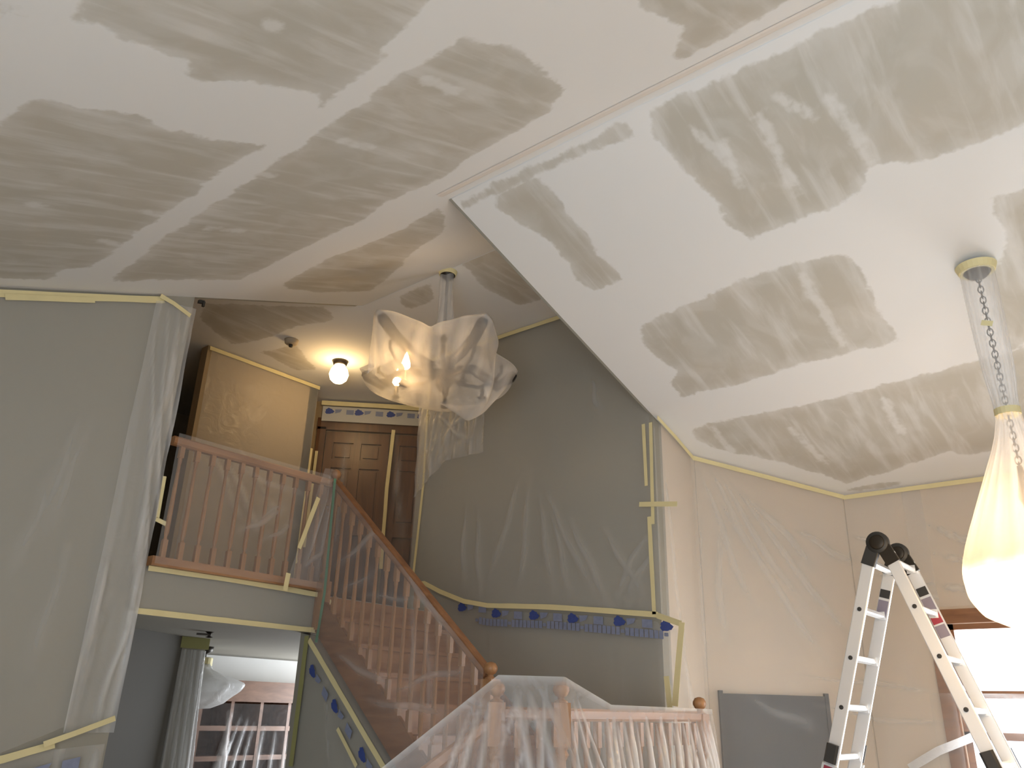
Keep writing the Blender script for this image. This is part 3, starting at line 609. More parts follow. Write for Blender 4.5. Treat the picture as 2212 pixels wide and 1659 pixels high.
# ------------------------------------------------------------------ staircase
st = empty('staircase', (4.6, 4.2, LAND)); tag(st, 'oak staircase flight rising along the sheeted wall to the loft', 'staircase')
RISE = (LOFT-LAND)/9; RUN = .222
tr = MB().box((-.665, -.02, -.03), (.640, RUN+.005, 0)); tme = tr.mesh('tread'); tme.materials.append(M['oakx'])
ri = MB().box((-.66, -.0, 0), (.635, .018, RISE-.03)); rme = ri.mesh('riser'); rme.materials.append(M['oakx'])
for k in range(9):
    z = LOFT-RISE*(k+1); y = 5.16-RUN*(k+1)
    if k < 8: inst(tme, 'tread', (4.615, y, z), st)
    inst(rme, 'riser', (4.615, y+RUN, z), st)
for x, nm in ((3.945, 'stringer'), (5.24, 'stringer')):
    m = MB(); ya, yb = 5.18, 3.42; h = .30
    m.add([(x-.018, ya, zstr(ya)-.02), (x+.018, ya, zstr(ya)-.02), (x+.018, yb, zstr(yb)-.02), (x-.018, yb, zstr(yb)-.02),
           (x-.018, ya, zstr(ya)-h), (x+.018, ya, zstr(ya)-h), (x+.018, yb, zstr(yb)-h), (x-.018, yb, zstr(yb)-h)],
          [(0,1,2,3), (7,6,5,4), (0,4,5,1), (1,5,6,2), (2,6,7,3), (3,7,4,0)])
    m.build(nm, M['oaky'], st)
# lower flight: four steps leaving the landing towards the left
ls = empty('lower_steps', (3.4, 3.3, FLOOR)); tag(ls, 'short oak flight of steps below the landing newels', 'staircase')
dd, pp = Vector((-S2, S2, 0)), Vector((S2, S2, 0))
for k in range(4):
    c = Vector((3.30, 2.85, 0))+pp*.43+dd*(.14+.26*k); z = LAND-.19*(k+1)
    MB().obox((c.x, c.y, z-.02), dd, pp, (0, 0, 1), .14, .40, .02).build('tread', M['oakx'], ls)
    c2 = c-dd*.13; MB().obox((c2.x, c2.y, z+.075), dd, pp, (0, 0, 1), .01, .40, .075).build('riser', M['oakx'], ls)

# ------------------------------------------------------------------ railings
def newel(parent, x, y, z0, z1, rz=0.0, half=.042, mat='oak'):
    c, s = math.cos(rz), math.sin(rz); ax, ay = Vector((c, s, 0)), Vector((-s, c, 0)); bt = z1-.10
    m = MB().obox((x, y, bt-.10), ax, ay, (0, 0, 1), half, half, .10)
    m.obox((x, y, z0+.18), ax, ay, (0, 0, 1), half, half, .18)
    m.lathe((x, y, 0), [(half*.95, z0+.34), (half*.7, z0+.37), (half*.95, z0+.40), (half*.62, z0+.44), (half*.80, (z0+bt)/2), (half*.58, bt-.26), (half*.95, bt-.235), (half*.7, bt-.215), (half*.95, bt-.195)], 14)
    o = m.build('newel_post', M[mat], parent)
    MB().lathe((x, y, bt), [(half*.85, 0), (half*.8, .008), (half*.42, .016), (half*.42, .026), (half*.75, .034), (half*1.0, .055), (half*.98, .072), (half*.7, .092), (half*.2, .1)], 14).build('finial', M[mat], o, True)
    return o
def baluster_mesh(h, r=.016):
    m = MB().box((-r, -r, 0), (r, r, .16*h)).box((-r, -r, .86*h), (r, r, h))
    m.lathe((0, 0, 0), [(r*.9, .16*h), (r*.6, .18*h), (r*1.0, .22*h), (r*1.02, .35*h), (r*.68, .80*h), (r*.95, .84*h), (r*.9, .86*h)], 8)
    me = m.mesh('baluster'); me.materials.append(M['oak']); return me
def handrail(parent, p, q, mat='oakx'):
    p, q = Vector(p), Vector(q)
    o = MB().bar(p, q, .032, .030, ch=.012).build('handrail', M[mat], parent); return o
# loft
lr = empty('loft_railing', (3.2, 5.16, LOFT)); tag(lr, 'oak loft railing with square balusters overlooking the room', 'railing')
handrail(lr, (2.55, 5.16, 3.255), (3.93, 5.16, 3.255)); MB().bar((2.55, 5.16, LOFT+.03), (3.93, 5.16, LOFT+.03), .04, .03).build('base_rail', M['oakx'], lr)
bm_ = baluster_mesh(.80)
for k in range(11): inst(bm_, 'baluster', (2.63+.119*k, 5.16, LOFT+.05), lr)
newel(lr, 3.955, 5.16, LOFT-.28, 3.38)
# flight
sr = empty('stair_railing', (3.92, 4.2, LAND)); tag(sr, 'sloping oak stair handrail with balusters between the two newels', 'railing')
zr = lambda y: 3.245-.858*(5.10-y)
handrail(sr, (3.93, 5.12, zr(5.12)), (3.93, 3.42, zr(3.42)), 'oaky')
for k in range(8):
    for q in (0.06, .17):
        y = 5.16-RUN*(k+1)+q; z0 = LOFT-RISE*(k+1); h = zr(y)-.03-z0
        if k < 8: inst(baluster_mesh(h), 'baluster', (3.945, y, z0), sr)
newel(sr, 3.91, 3.39, LAND, 1.875)
# landing
n1, n2, n3 = (3.27, 2.79), (3.47, 2.54), (5.03, 2.59)
gr = empty('landing_railing', (4.2, 2.6, LAND)); tag(gr, 'oak landing railing with ball-topped newels wrapped in plastic', 'railing')
rzn = math.atan2(-S2, S2)
newel(gr, *n1, LAND-.9, 1.74, rzn); newel(gr, *n2, LAND-.2, 1.745, rzn); newel(gr, *n3, LAND-.2, 1.715)
handrail(gr, (*n1, 1.59), (*n2, 1.59)); handrail(gr, (*n2, 1.59), (*n3, 1.60))
bl = baluster_mesh(.88)
for k in range(1, 14): t = k/14; inst(bl, 'baluster', (n2[0]+(n3[0]-n2[0])*t, n2[1]+(n3[1]-n2[1])*t, LAND+.02), gr)
for k in (1, 2): t = k/3; inst(bl, 'baluster', (n1[0]+(n2[0]-n1[0])*t, n1[1]+(n2[1]-n1[1])*t, LAND+.02), gr, rzn)
e = Vector((*n1, 1.57))+dd*1.5+Vector((0, 0, -1.5*.76)); handrail(gr, (*n1, 1.57), e)
for k in range(1, 9): q = Vector((*n1, 1.57))+dd*(.16*k); inst(bl, 'baluster', (q.x, q.y, 1.57-.16*k*.76-.90), gr, rzn)

# ------------------------------------------------------------------ plastic over the railings
f = sheet('plastic_sheet', PLY(5.11), (0, -1, 0), 2.56, 3.86, 3.30, LOFT+.01, [((3.1, 2.7), (3.5, 2.95), .03, .5), ((3.3, 2.65), (3.6, 2.9), .03, .4), ((3.2, 2.8), (3.5, 3.0), .02, .4), ((3.0, 3.2), (3.7, 3.05), .02, .3)], M['film_rail'], step=.014, seed=21, off=0, namp=.01)
tag(f, 'plastic film stretched in front of the loft balusters', cat_f)
def wrap3(a, b):
    t = (b-2.40)/(3.34-2.40); x0 = 3.55+.23*t; x = x0+(3.905-x0)*a
    return x, 5.085-.02*np.sin(a*3.14), b
f = sheet('plastic_sheet', wrap3, (0, -1, 0), 0, 1, 3.34, 2.42, [((.2, 2.55), (.9, 2.72), .03, .6), ((.5, 3.2), (.3, 2.5), .05, .5), ((.8, 3.3), (.7, 2.5), .05, .5)], M['film_rail'], step=.025, seed=22, off=0, namp=.006)
tag(f, 'plastic folded around the loft corner newel post', cat_f)
n = (0, -1, 0)
tape(f, [(3.735, 5.06, 3.09), (3.615, 5.06, 2.68)], .045, n); tape(f, [(3.55, 5.06, 2.49), (3.54, 5.06, 2.365)], .05, n)
tape(f, [(3.865, 5.05, 3.27), (3.875, 5.05, 2.82), (3.885, 5.05, 2.39), (3.86, 5.05, 2.03)], .028, n, 'green_tape', M['green'])
f = sheet('plastic_sheet', PLX(3.87), (-1, 0, 0), 3.40, 5.12, lambda y: zr(y)+.045, lambda y: zt2(y)+.03,
          [((4.95, 2.55), (4.30, 2.85), .03, .55), ((4.9, 2.35), (4.4, 2.5), .02, .4), ((4.85, 1.95), (4.2, 1.70), .025, .6), ((4.2, 1.70), (3.5, 1.83), .02, .65), ((4.5, 1.65), (3.6, 1.60), .03, .5), ((4.6, 2.35), (3.9, 2.28), .02, .4), ((4.2, 2.5), (3.7, 2.0), .03, .5), ((3.9, 2.2), (3.8, 1.4), .03, .4), ((4.05, 2.3), (4.0, 1.5), .03, .4)],
          M['film_rail'], step=.011, off=.0, famp=.03, namp=.012, seed=23)
tag(f, 'sagging plastic film draped down from the sloping stair handrail', cat_f)
# landing cover
path = [Vector((*n1, 0))+dd*1.6, Vector((*n1, 0)), Vector((*n2, 0)), Vector((*n2, 0)).lerp(Vector((*n3, 0)), .25), Vector((*n3, 0))+Vector((.06, 0, 0))]
outs = [Vector((-S2, -S2, 0)), Vector((-S2, -S2, 0)), Vector((-.5, -.86, 0)), Vector((0, -1, 0)), Vector((0, -1, 0))]
tops = [1.77-1.6*.80, 1.765, 1.765, 1.645, 1.645]; botz = [-.25, .15, .2, .3, .4]; us = [0, 1.6, 1.92, 2.31, 3.54]
uu = np.linspace(0, 3.54, 260); tt = np.linspace(0, 1, 60)
def ip(vals): return np.interp(uu, us, vals)
px, py = ip([p.x for p in path]), ip([p.y for p in path]); ox, oy = ip([p.x for p in outs]), ip([p.y for p in outs]); tz, bz = ip(tops), ip(botz)
U = np.repeat(uu[:, None], 60, 1); T = np.repeat(tt[None], 260, 0)
ff = []
r = random.Random(5)
for c0, spread, cnt in ((1.6, 1.2, 7), (1.92, 1.0, 7)):
    for k in range(cnt):
        e = c0+(k/(cnt-1)-.5)*2*spread; ff.append(((c0+(e-c0)*.04, -.12), (e, 1.3), .012+.014*r.random(), .55+.3*r.random()))
for k in range(16): a = 2.25+k*.085+r.uniform(-.02, .02); ff.append(((a, .02), (a+r.uniform(-.08, .14), .95), .016+.016*r.random(), .5+.5*r.random()))
fo = fold_field(U, T, ff)
fo = fo*np.clip(T*9, .12, 1)*(1-.75*np.exp(-((U-1.6)/.06)**2)*(T < .5)-.75*np.exp(-((U-1.92)/.06)**2)*(T < .5)); fo = np.maximum(fo, .30*np.exp(-(T/.02)**2))
wav = np.sin(U*38+2*np.sin(T*3))*.5+np.sin(U*71+T*4)*.5
fo = np.maximum(fo, np.clip(wav*1.1-.05, 0, .95)*np.clip((U-2.1)*4, 0, 1)*np.clip(T*9-.25, 0, 1))
dist = .055+.16*T**1.3+.035*fo*np.clip(T*4, .1, 1)+.01*pnoise(U, T, 30, 9)
P = np.stack([px[:, None]+ox[:, None]*dist, py[:, None]+oy[:, None]*dist, tz[:, None]+(bz-tz)[:, None]*T], -1)
f = grid_obj('plastic_sheet', P, fo, M['film_land']); tag(f, 'crinkled white plastic draped over the landing railing and newels', cat_f)

# ------------------------------------------------------------------ chains, lamps
def chain(parent, x, y, z0, z1, r=.012, link=.036, name='chain'):
    m = MB(); k = int((z1-z0)/(link*.72))
    for i in range(k):
        zc = z1-(i+.5)*(z1-z0)/k; pts = []
        for a in range(10):
            t = 6.2832*a/10; u, w = r*math.cos(t), link/2*math.sin(t); pts.append((x+(u if i % 2 else 0), y+(0 if i % 2 else u), zc+w))
        m.tube(pts, .0035, 5, True)
    return m.build(name, M['bronze'], parent)
def point(name, loc, power, col, r=.06):
    ld = bpy.data.lights.new(name, 'POINT'); ld.energy = power; ld.color = col; ld.shadow_soft_size = r
    o = bpy.data.objects.new(name, ld); COL.objects.link(o); o.location = loc; return o

# stairwell chandelier
CX, CY = 4.09, 4.16
right = Vector((math.sin(math.radians(40.04)), -math.cos(math.radians(40.04)), 0)); fwd = Vector((math.cos(math.radians(40.04)), math.sin(math.radians(40.04)), 0))
ch = empty('chandelier', (CX, CY, ZF)); tag(ch, 'lit five-arm bronze chandelier hanging in the stairwell inside a plastic bag', 'chandelier')
MB().lathe((CX, CY, ZF-.07), [(.012, -.01), (.03, .0), (.062, .03), (.066, .068)], 20).build('canopy', M['bronze'], ch, True)
chain(ch, CX, CY, 4.36, ZF-.07)
MB().lathe((CX, CY, 0), [(.008, 3.88), (.03, 3.91), (.05, 3.95), (.03, 4.0), (.018, 4.05), (.04, 4.1), (.02, 4.16), (.016, 4.3), (.03, 4.33), (.008, 4.37)], 14).build('central_column', M['bronze'], ch, True)
ARMS = [(-50, .60, 4.34), (36, .58, 4.29), (104, .60, 4.10), (178, .56, 4.24), (-108, .69, 4.10)]
for k, (deg, rad, zt_) in enumerate(ARMS):
    a = math.radians(deg); d = right*math.sin(a)-fwd*math.cos(a)
    pt = lambda rr, z: Vector((CX, CY, 0))+d*rr+Vector((0, 0, z))
    arm = MB().tube([pt(.03, 4.02), pt(.15, 3.96), pt(.30, 3.95), pt(.42, 4.02), pt(rad*.80, 4.10), pt(rad*.80, 4.16)], .014, 7)
    arm.tube([pt(.04, 4.06), pt(rad*.4, 4.10), pt(rad*.75, zt_-.12), pt(rad*.93, zt_-.03), pt(rad*.98, zt_)], [.03, .04, .045, .045, .03], 7)
    am = arm.build('arm', M['bronze'], ch, True)
    p = pt(rad*.55, 4.06)
    MB().lathe((p.x, p.y, 3.86), [(.03, 0), (.034, .01), (.016, .02), (.014, .10)], 10).build('candle_socket', M['bronze'], am, True)
    if k in (0, 4): MB().lathe((p.x, p.y, 3.96), [(.012, 0), (.034, .03), (.032, .06), (.014, .12), (.001, .15)], 10).build('bulb', M['cbulb'], am, True)
point('chandelier_bulb_light', Vector((CX, CY, 3.93))-fwd*.26-right*.20, 2.4, (1.0, .62, .28), .05)
# bag round it
nth, nv = 180, 64; th = np.linspace(-np.pi, np.pi, nth, endpoint=False)
def periodic(vals):
    ks = sorted((math.radians(d), v) for d, v in vals); xs = [k-2*np.pi for k, _ in ks]+[k for k, _ in ks]+[k+2*np.pi for k, _ in ks]; ys = [v for _, v in ks]*3
    return np.interp(th, xs, ys)
Rm, Zt = np.zeros(nth), np.zeros(nth); lst = sorted(ARMS); rv, zv = [], []
for i, (d, rad, z) in enumerate(lst):
    d2 = lst[(i+1) % 5][0]+(360 if i == 4 else 0); rv += [(d, rad+.015), (((d+d2)/2+180) % 360-180, rad*.80)]; zv += [(d, z+.03), (((d+d2)/2+180) % 360-180, z-.14)]
    for q in (-9, 9): zv.append((d+q, z+.005)); rv.append((d+q, rad*.985))
Rm, Zt = periodic(rv), periodic(zv)
prof = np.linspace(0, 1, nv); P = np.zeros((nth, nv, 3)); FO = np.zeros((nth, nv))
pouch = np.exp(-((th-math.radians(68))/.36)**2)
for j, t in enumerate(prof):
    if t < .30:
        s = t/.30; R_ = .02+(Rm-.02)*s**.9; Z_ = 4.37+(Zt-4.37)*s**1.6-.10*np.sin(np.pi*s)*(1-.5*s)
    elif t < .62:
        s = (t-.30)/.32; R_ = Rm*(1-.06*s)+.0*s; Z_ = Zt+(4.02-Zt)*s
    else:
        s = (t-.62)/.38; R_ = (Rm*(1-s)+.52*s)*.94*np.cos(s*np.pi/2)**.9; Z_ = 4.02-.24*np.sin(s*np.pi/2)
    low = np.clip((t-.55)/.25, 0, 1)*np.clip((1-t)/.12, 0, 1)
    Z_ = Z_-.20*pouch*low; R_ = R_+.0*low
    w = np.sin(th*7+9*t+1.5*np.sin(th*3))*.5+np.sin(th*17+2*t+2*np.sin(th*2))*.5
    R_ = np.maximum(R_+.006*w*(t > .25)*(R_ > .1)*2.2*np.clip((.95-t)*4, 0, 1), .0)
    FO[:, j] = np.clip(w*.5, 0, .5)*(t < .75)+.35*(np.exp(-((t-.30)/.02)**2))
    tr = -.06*low
    for i in range(nth):
        d = right*math.sin(th[i])-fwd*math.cos(th[i]); P[i, j] = Vector((CX, CY, 0))+d*R_[i]+Vector((0, 0, Z_[i]))
f = grid_obj('plastic_bag', P, FO, M['film_lamp'], wrap=True); tag(f, 'bunched plastic bag wrapped around the stairwell chandelier', 'plastic bag')
nn = 24; tz_ = np.linspace(ZF-.02, 4.34, 22); P = np.zeros((nn, 22, 3)); FO = np.zeros((nn, 22))
for i in range(nn):
    a = 6.2832*i/nn
    for j, z in enumerate(tz_):
        s = j/21; rr = .055+.03*s**3+.008*math.sin(3*a+5*s); P[i, j] = (CX+math.cos(a)*rr, CY+math.sin(a)*rr, z); FO[i, j] = .4*max(0, math.sin(5*a+2*s))
grid_obj('plastic_sleeve', P, FO, M['film_tube'], f, wrap=True)
MB().lathe((CX, CY, ZF-.035), [(.068, 0), (.070, .002), (.078, .032), (.07, .034)], 24).build('masking_tape', M['tape'], f)

# right-hand pendant in the foreground
PX, PY, PZ = 4.66, .54, zB(4.66)
pd = empty('pendant_lamp', (PX, PY, PZ)); tag(pd, 'glowing bowl pendant lamp in a plastic bag at the right edge', 'pendant lamp')
MB().lathe((PX, PY, PZ-.07), [(.015, -.01), (.05, .0), (.075, .03), (.08, .075)], 20).build('canopy', M['bronze'], pd, True)
chain(pd, PX, PY, 2.80, PZ-.07, .014, .045)
MB().lathe((PX, PY, 0), [(.02, 2.30), (.02, 2.62), (.035, 2.66), (.02, 2.74), (.012, 2.82)], 14).build('stem', M['bronze'], pd, True)
MB().lathe((PX, PY, 0), [(.02, 2.06), (.14, 2.075), (.24, 2.13), (.29, 2.22), (.305, 2.30), (.30, 2.302), (.28, 2.23), (.22, 2.15), (.02, 2.10)], 36).build('glass_bowl', M['bowl'], pd, True)
for z, rr in ((2.31, .312), (2.25, .305), (2.19, .283)): MB().lathe((PX, PY, z), [(rr-.008, -.008), (rr+.004, -.006), (rr+.004, .006), (rr-.008, .008)], 36).build('brass_ring', M['tape'], pd, True)
point('pendant_lamp_light', (PX, PY, 2.45), 13, (1.0, .68, .38), .12)
nth, nv = 96, 90; P = np.zeros((nth, nv, 3)); FO = np.zeros((nth, nv))
zk = [PZ-.01, PZ-.25, 3.35, 3.10, 2.95, 2.75, 2.55, 2.38, 2.28, 2.18, 2.09, 2.03, 2.01]; rk = [.085, .085, .075, .052, .085, .17, .26, .325, .345, .335, .28, .16, .005]
tk = np.linspace(0, 1, len(zk)); tq = np.linspace(0, 1, nv); zq = np.interp(tq, tk, zk); rq = np.interp(tq, tk, rk)
kern = np.ones(5)/5; rq = np.convolve(np.pad(rq, 2, 'edge'), kern, 'valid')
for i in range(nth):
    a = 6.2832*i/nth
    for j in range(nv):
        w = math.sin(11*a+zq[j]*2)*.6+math.sin(19*a-zq[j]*5)*.4; g = math.exp(-((zq[j]-3.05)/.45)**2)+.35
        rr = max(rq[j]*(1+.06*w*g), .003); P[i, j] = (PX+math.cos(a)*rr, PY+math.sin(a)*rr, zq[j]); FO[i, j] = max(0, w)*.7*g+.55*math.exp(-((zq[j]-3.15)/.2)**2)
f = grid_obj('plastic_bag', P, FO, M['film_lamp'], wrap=True); tag(f, 'teardrop plastic bag tied around the bright pendant lamp', 'plastic bag')
MB().lathe((PX, PY, 3.09), [(.05, 0), (.062, .002), (.062, .038), (.05, .04)], 20).build('masking_tape', M['tape'], f)
MB().lathe((PX, PY, PZ-.045), [(.088, 0), (.092, .003), (.105, .04), (.09, .045)], 24).build('masking_tape', M['tape'], f)
tape(f, [(PX-.09, PY+.02, 3.60), (PX-.085, PY-.03, 3.58)], .035, (-1, 0, .0))

# hall globe lamp, alarm, small fittings
gl = empty('globe_lamp', (4.76, 6.35, ZF)); tag(gl, 'round glowing globe lamp on the upper hall ceiling', 'ceiling lamp')
MB().lathe((4.76, 6.35, ZF-.05), [(.055, 0), (.07, .01), (.075, .03), (.085, .05)], 20).build('lamp_base', M['bronze'], gl, True)
MB().lathe((4.76, 6.35, ZF-.25), [(.004, 0), (.05, .012), (.085, .045), (.1, .10), (.085, .155), (.06, .19), (.055, .21)], 24).build('globe', M['bulb'], gl, True)
point('globe_lamp_light', (4.66, 6.25, ZF-.34), 5, (1.0, .62, .26), .10)
o = MB().lathe((4.13, 6.33, ZF-.05), [(.045, 0), (.062, .012), (.066, .035), (.07, .05)], 18).build('alarm_body', M['alarm'], None, True)
al = empty('smoke_alarm', (4.13, 6.33, ZF)); tag(al, 'small round smoke alarm left of the glowing globe lamp', 'smoke alarm'); o.parent = al; o.matrix_parent_inverse = Matrix.Translation((-4.13, -6.33, -ZF))
MB().lathe((4.13, 6.33, ZF-.075), [(.018, 0), (.022, .012), (.02, .026)], 10).build('sensor', M['black'], al, True)
hk = MB().obox((2.575, YL-.02, zA(2.55)-.035), (1, 0, .2), (0, 1, 0), (0, 0, 1), .022, .012, .012).obox((2.59, YL-.03, zA(2.55)-.05), (0, 0, 1), (0, 1, 0), (1, 0, 0), .02, .01, .008).build('bracket', M['black']); tag(hk, 'tiny black bracket at the top corner of the left wall end', 'bracket')
sp = MB().lathe((3.54, 5.97, LOWC-.045), [(.012, 0), (.03, .006), (.012, .012), (.012, .03), (.035, .045)], 12).obox((3.50, 5.99, LOWC-.02), (1, -.5, 0), (.5, 1, 0), (0, 0, 1), .05, .008, .008).build('ceiling_fitting', M['bronze'], None); tag(sp, 'small dark metal fitting on the soffit under the loft', 'fitting')

# ------------------------------------------------------------------ ladder
LX, LY, LZ = 5.20, 1.42, 2.64; LW_ = .42
ld = empty('folding_ladder', (LX, LY, FLOOR)); tag(ld, 'articulated aluminium A-frame ladder standing before the angled wall', 'ladder')
for s, nm in ((1, 'leg'), (-1, 'leg')):
    def lp(x, z): return Vector((x, LY+s*(.035+.32*(LZ-.04-z)), z))
    for xi, x in enumerate((LX, LX+LW_)):
        rail = MB().bar(lp(x, LZ-.10), lp(x, .95), .036, .013, up=(1, 0, 0), ch=.004).build('ladder_rail', M['alu'], ld)
        MB().bar(lp(x-.02 if xi == 0 else x+.02, 1.36), lp(x-.02 if xi == 0 else x+.02, FLOOR+.03), .046, .010, up=(1, 0, 0), ch=.003).build('outer_rail', M['alu'], ld)
        MB().bar(lp(x, FLOOR+.06), lp(x, FLOOR), .05, .035, up=(1, 0, 0)).build('rubber_foot', M['black'], ld)
        q = lp(x-.036 if xi == 0 else x+.036, 1.42)
        MB().bar(q+Vector((0, -s*.016, .05)), q+Vector((0, s*.016, -.05)), .036, .016, up=(1, 0, 0), ch=.012).build('lock_knob', M['black'], ld)
        if xi == 0:
            q = lp(x-.034, 1.325); MB().bar(q+Vector((0, -s*.008, .025)), q+Vector((0, s*.008, -.025)), .03, .002, up=(1, 0, 0)).build('sticker', M['red'], ld)
        else:
            for z, h, mt in ((2.36, .025, 'black'), (2.27, .05, 'labelg'), (2.20, .035, 'red' if s < 0 else 'labelw'), (2.12, .035, 'labelg' if s < 0 else 'labelw')):
                if s > 0 and mt == 'labelw' : continue
                for dx in (-.016,):
                    q = lp(x+dx, z); MB().bar(q+Vector((0, -s*.32*h, h)), q+Vector((0, s*.32*h, -h)), .030, .002, up=(1, 0, 0)).build('sticker', M[mt], rail)
    z = 2.50; k = 0
    while z > FLOOR+.15:
        p, q = lp(LX-.012, z), lp(LX+LW_+.012, z)
        rg = MB().bar(p, q, .020, .016, up=(0, s*.3, 1), ch=.006).build('rung', M['alu'], ld)
        c = lp(LX-.0145, z); MB().lathe(c, [(.013, 0), (.013, .002), (.008, .003)], 10, (-1, 0, 0)).build('rung_rivet', M['black'], rg)
        b2 = lp(LX+LW_-.02, z); MB().obox(b2, (1, 0, 0), (0, 1, 0), (0, 0, 1), .004, .026, .026).build('rung_bracket', M['alu'], rg)
        z -= .276
for x in (LX, LX+LW_):
    h = MB().lathe((x-.024, LY, LZ-.03), [(.02, 0), (.062, .002), (.066, .008), (.066, .040), (.062, .046), (.02, .048)], 22, (1, 0, 0)).build('hinge', M['black'], ld, True)
    MB().lathe((x-.030, LY, LZ-.03), [(.02, 0), (.04, .003), (.045, .006)], 18, (1, 0, 0)).build('hinge_cap', M['bronze'], h, True)
    for s in (1, -1):
        a = Vector((x, LY+s*.03, LZ-.06)); b = Vector((x, LY+s*.075, LZ-.16)); MB().bar(a, b, .040, .019, up=(1, 0, 0), ch=.004).build('hinge_socket', M['black'] if s > 0 else M['bronze'], h)

# ------------------------------------------------------------------ bay window
wd = empty('window_1', (XE, .3, WZ0)); tag(wd, 'bright wood-cased bay window behind the ladder', kind='structure')
def wb(nm, y0, y1, z0, z1, x0=XE-.02, x1=XE+.10, mat='oaky'): return MB().box((x0, y0, z0), (x1, y1, z1)).build(nm, M[mat], wd)
wb('casing', WY1, WY1+.11, WZ0-.1, WZ1+.09, XE-.025, XE); wb('casing', WY0-.11, WY0, WZ0-.1, WZ1+.09, XE-.025, XE); wb('head_casing', WY0-.11, WY1+.11, WZ1, WZ1+.10, XE-.035, XE)
wb('window_sill', WY0-.12, WY1+.12, WZ0-.05, WZ0, XE-.06, XE+.12)
for y in (WY1-.045, .285, WY0): wb('mullion', y, y+.045, WZ0, WZ1, XE+.03, XE+.09)
for z in (WZ0, 1.50, 1.77, WZ1-.04): wb('window_rail', WY0, WY1, z, z+.05, XE+.03, XE+.09)
zs = [WZ0+.05, 1.50, 1.55, 1.77, 1.82, WZ1-.04]
for y0, y1 in ((WY0+.045, .285), (.33, WY1-.045)):
    for k in (0, 2, 4): MB().box((XE+.055, y0, zs[k]), (XE+.06, y1, zs[k+1])).build('window_pane', M['glass'], wd)
f = sheet('plastic_sheet', PLX(XE), (-1, 0, 0), -.9, 1.64, 1.80, .3, [((1.6, 1.78), (.6, 1.74), .03, .5), ((1.5, 1.6), (.4, 1.5), .03, .4)], M['film_clear'], step=.05, off=.05, seed=41)
tag(f, 'hazy plastic sheet hanging over the lower panes of the bay window', cat_f)
tape(f, [(6.68, 1.83, 1.30), (6.68, 1.62, 1.42), (6.68, 1.33, 1.545)], .07, (-1, 0, .2), 'plastic_strip', M['film_white'])
# dark panel on the angled wall
pn = empty('wall_panel', W1P(.5, 1.2)); tag(pn, 'dark grey rectangular panel on the angled wall behind plastic film', 'panel')
def wbx(a, b, z0, z1, o0, o1, mt, nm, par): return MB().obox((Vector(W1P(a, z0, o0))+Vector(W1P(b, z1, o1)))/2, (S2, -S2, 0), (S2, S2, 0), (0, 0, 1), (b-a)/2, abs(o1-o0)/2, (z1-z0)/2).build(nm, M[mt], par)
wbx(.12, .93, .55, 1.765, .0, .025, 'grey', 'panel_board', pn)
for a, b, z0, z1 in ((.10, .13, .53, 1.785), (.92, .95, .53, 1.785)): wbx(a, b, z0, z1, .0, .03, 'grey', 'panel_edge', pn)

# windows behind the camera (daylight openings)
for nm, lab, a, b in (('window_2', 'back window', (.25, -4.12, .60), (2.15, -4.06, 2.25)), ('window_3', 'side window', (-2.14, -2.65, .38), (-2.08, .85, 2.32))):
    w = empty(nm, a); tag(w, 'large white framed '+lab+' behind the viewer', kind='structure')
    dx, dy = b[0]-a[0], b[1]-a[1]; alongx = dx > dy
    for k in range(4):
        t = k/3
        if alongx: x = a[0]+(dx-.06)*t; MB().box((x, a[1], a[2]), (x+.06, b[1], b[2])).build('mullion', M['white'], w)
        else: y = a[1]+(dy-.06)*t; MB().box((a[0], y, a[2]), (b[0], y+.06, b[2])).build('mullion', M['white'], w)
    for z in (a[2], b[2]-.06): MB().box((a[0], a[1], z), (b[0], b[1], z+.06)).build('window_rail', M['white'], w)

# ------------------------------------------------------------------ lower room behind the loft opening
co = empty('column', (3.80, 6.74, FLOOR)); tag(co, 'square wall-end column under the loft wrapped in plastic', 'column')
MB().box((3.70, 6.64, FLOOR), (3.92, 6.86, LOWC-.04)).build('shaft', M['wall'], co); MB().box((3.68, 6.62, LOWC-.09), (3.94, 6.88, LOWC)).build('capital', M['tapedark'], co)
nth, nv = 160, 40; P = np.zeros((nth, nv, 3)); FO = np.zeros((nth, nv))
for i in range(nth):
    a = 6.2832*i/nth; sq = min(1/max(abs(math.cos(a)), 1e-3), 1/max(abs(math.sin(a)), 1e-3), 1.25)
    for j in range(nv):
        s = j/(nv-1); w = math.sin(17*a+3*s)*.6+math.sin(29*a-5*s)*.4; rr = (.125+.07*s)*sq+.02*w*(.3+s); P[i, j] = (3.81+math.cos(a)*rr, 6.75+math.sin(a)*rr, LOWC-.10-(LOWC-.10-FLOOR)*s)
        FO[i, j] = max(0, w)*.9
f = grid_obj('plastic_sheet', P, FO, M['film_shiny'], wrap=True); tag(f, 'crinkled plastic wrapped around the column under the loft', cat_f)
lc = empty('hanging_lamp', (4.50, 7.62, LOWC)); tag(lc, 'ceiling lamp bundled in white plastic in the lower room', 'ceiling lamp')
MB().lathe((4.50, 7.62, 0), [(.02, 1.90), (.02, 2.04), (.07, 2.06), (.08, LOWC)], 14).build('stem', M['bronze'], lc, True)
MB().lathe((4.50, 7.62, 0), [(.02, 1.62), (.22, 1.68), (.28, 1.76), (.1, 1.86), (.02, 1.92)], 18).build('shade', M['white'], lc, True)
nth, nv = 90, 30; P = np.zeros((nth, nv, 3)); FO = np.zeros((nth, nv))
zk = [1.96, 1.90, 1.84, 1.78, 1.70, 1.60, 1.55, 1.54]; rk = [.07, .11, .26, .36, .37, .27, .14, .01]
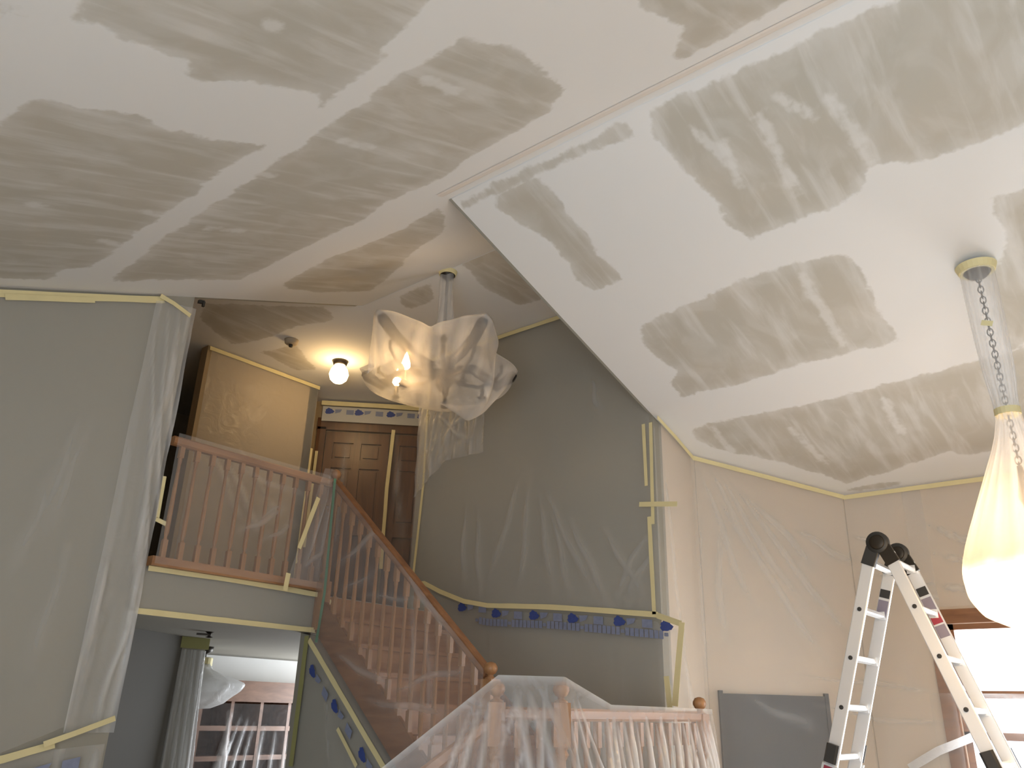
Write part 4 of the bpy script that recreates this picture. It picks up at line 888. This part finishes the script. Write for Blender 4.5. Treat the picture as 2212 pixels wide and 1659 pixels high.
for i in range(nth):
    a = 6.2832*i/nth; tip = math.exp(-((a-5.3)/.35)**2)
    for j in range(nv):
        s = j/(nv-1)*7; z = np.interp(s, range(8), zk); rr = np.interp(s, range(8), rk)*(1+.10*math.sin(3*a)+.04*math.sin(9*a+s)+.25*tip*math.exp(-((s-3)/1.0)**2))
        P[i, j] = (4.50+math.cos(a)*rr, 7.62+math.sin(a)*rr, z); FO[i, j] = .3*max(0, math.sin(9*a+s))
f = grid_obj('plastic_bag', P, FO, M['film_white'], wrap=True); tag(f, 'white plastic bag tied around the lower room ceiling lamp', 'plastic bag')
MB().lathe((4.50, 7.62, 1.93), [(.075, 0), (.085, .003), (.085, .075), (.07, .08)], 18).build('masking_tape', M['tape'], f)
cb = empty('bookcase', (5.7, 8.7, FLOOR)); tag(cb, 'brown wooden bookcase with open cubbies seen through the lower opening', 'bookcase')
x0, x1, y0, y1 = 4.3, 7.0, 8.50, 8.88
MB().box((x0, y1-.02, FLOOR), (x1, y1, 1.80)).build('back_panel', M['cabinet'], cb); MB().box((x0-.03, y0-.04, 1.62), (x1+.03, y1, 1.84)).build('top_panel', M['cabinet'], cb)
for k in range(8): x = x0+(x1-x0-.04)*k/7; MB().box((x, y0, FLOOR), (x+.04, y1-.02, 1.62)).build('divider', M['cabinet'], cb)
for z in (FLOOR, .05, .38, .70, 1.02, 1.32): MB().box((x0, y0+.005, z), (x1, y1-.02, z+.05)).build('shelf', M['cabinet'], cb)
ff = [((5.35-.02*k, 1.55), (4.9+.17*k, -.1), .022+.01*(k % 3), .9) for k in range(3)]+[((5.45+.12*k, 1.5-.04*k), (5.05+.20*k, -.1), .02+.012*(k % 2), .9) for k in range(9)]+[((6.25, 1.75), (6.15, -.1), .05, 1.0)]
f = sheet('plastic_sheet', PLY(8.35), (0, -1, 0), 4.2, 6.9, 1.60, FLOOR+.05, ff, M['film_clear'], step=.025, off=.0, famp=.05, seed=44)
tag(f, 'streaky clear plastic hanging in front of the brown bookcase', cat_f)
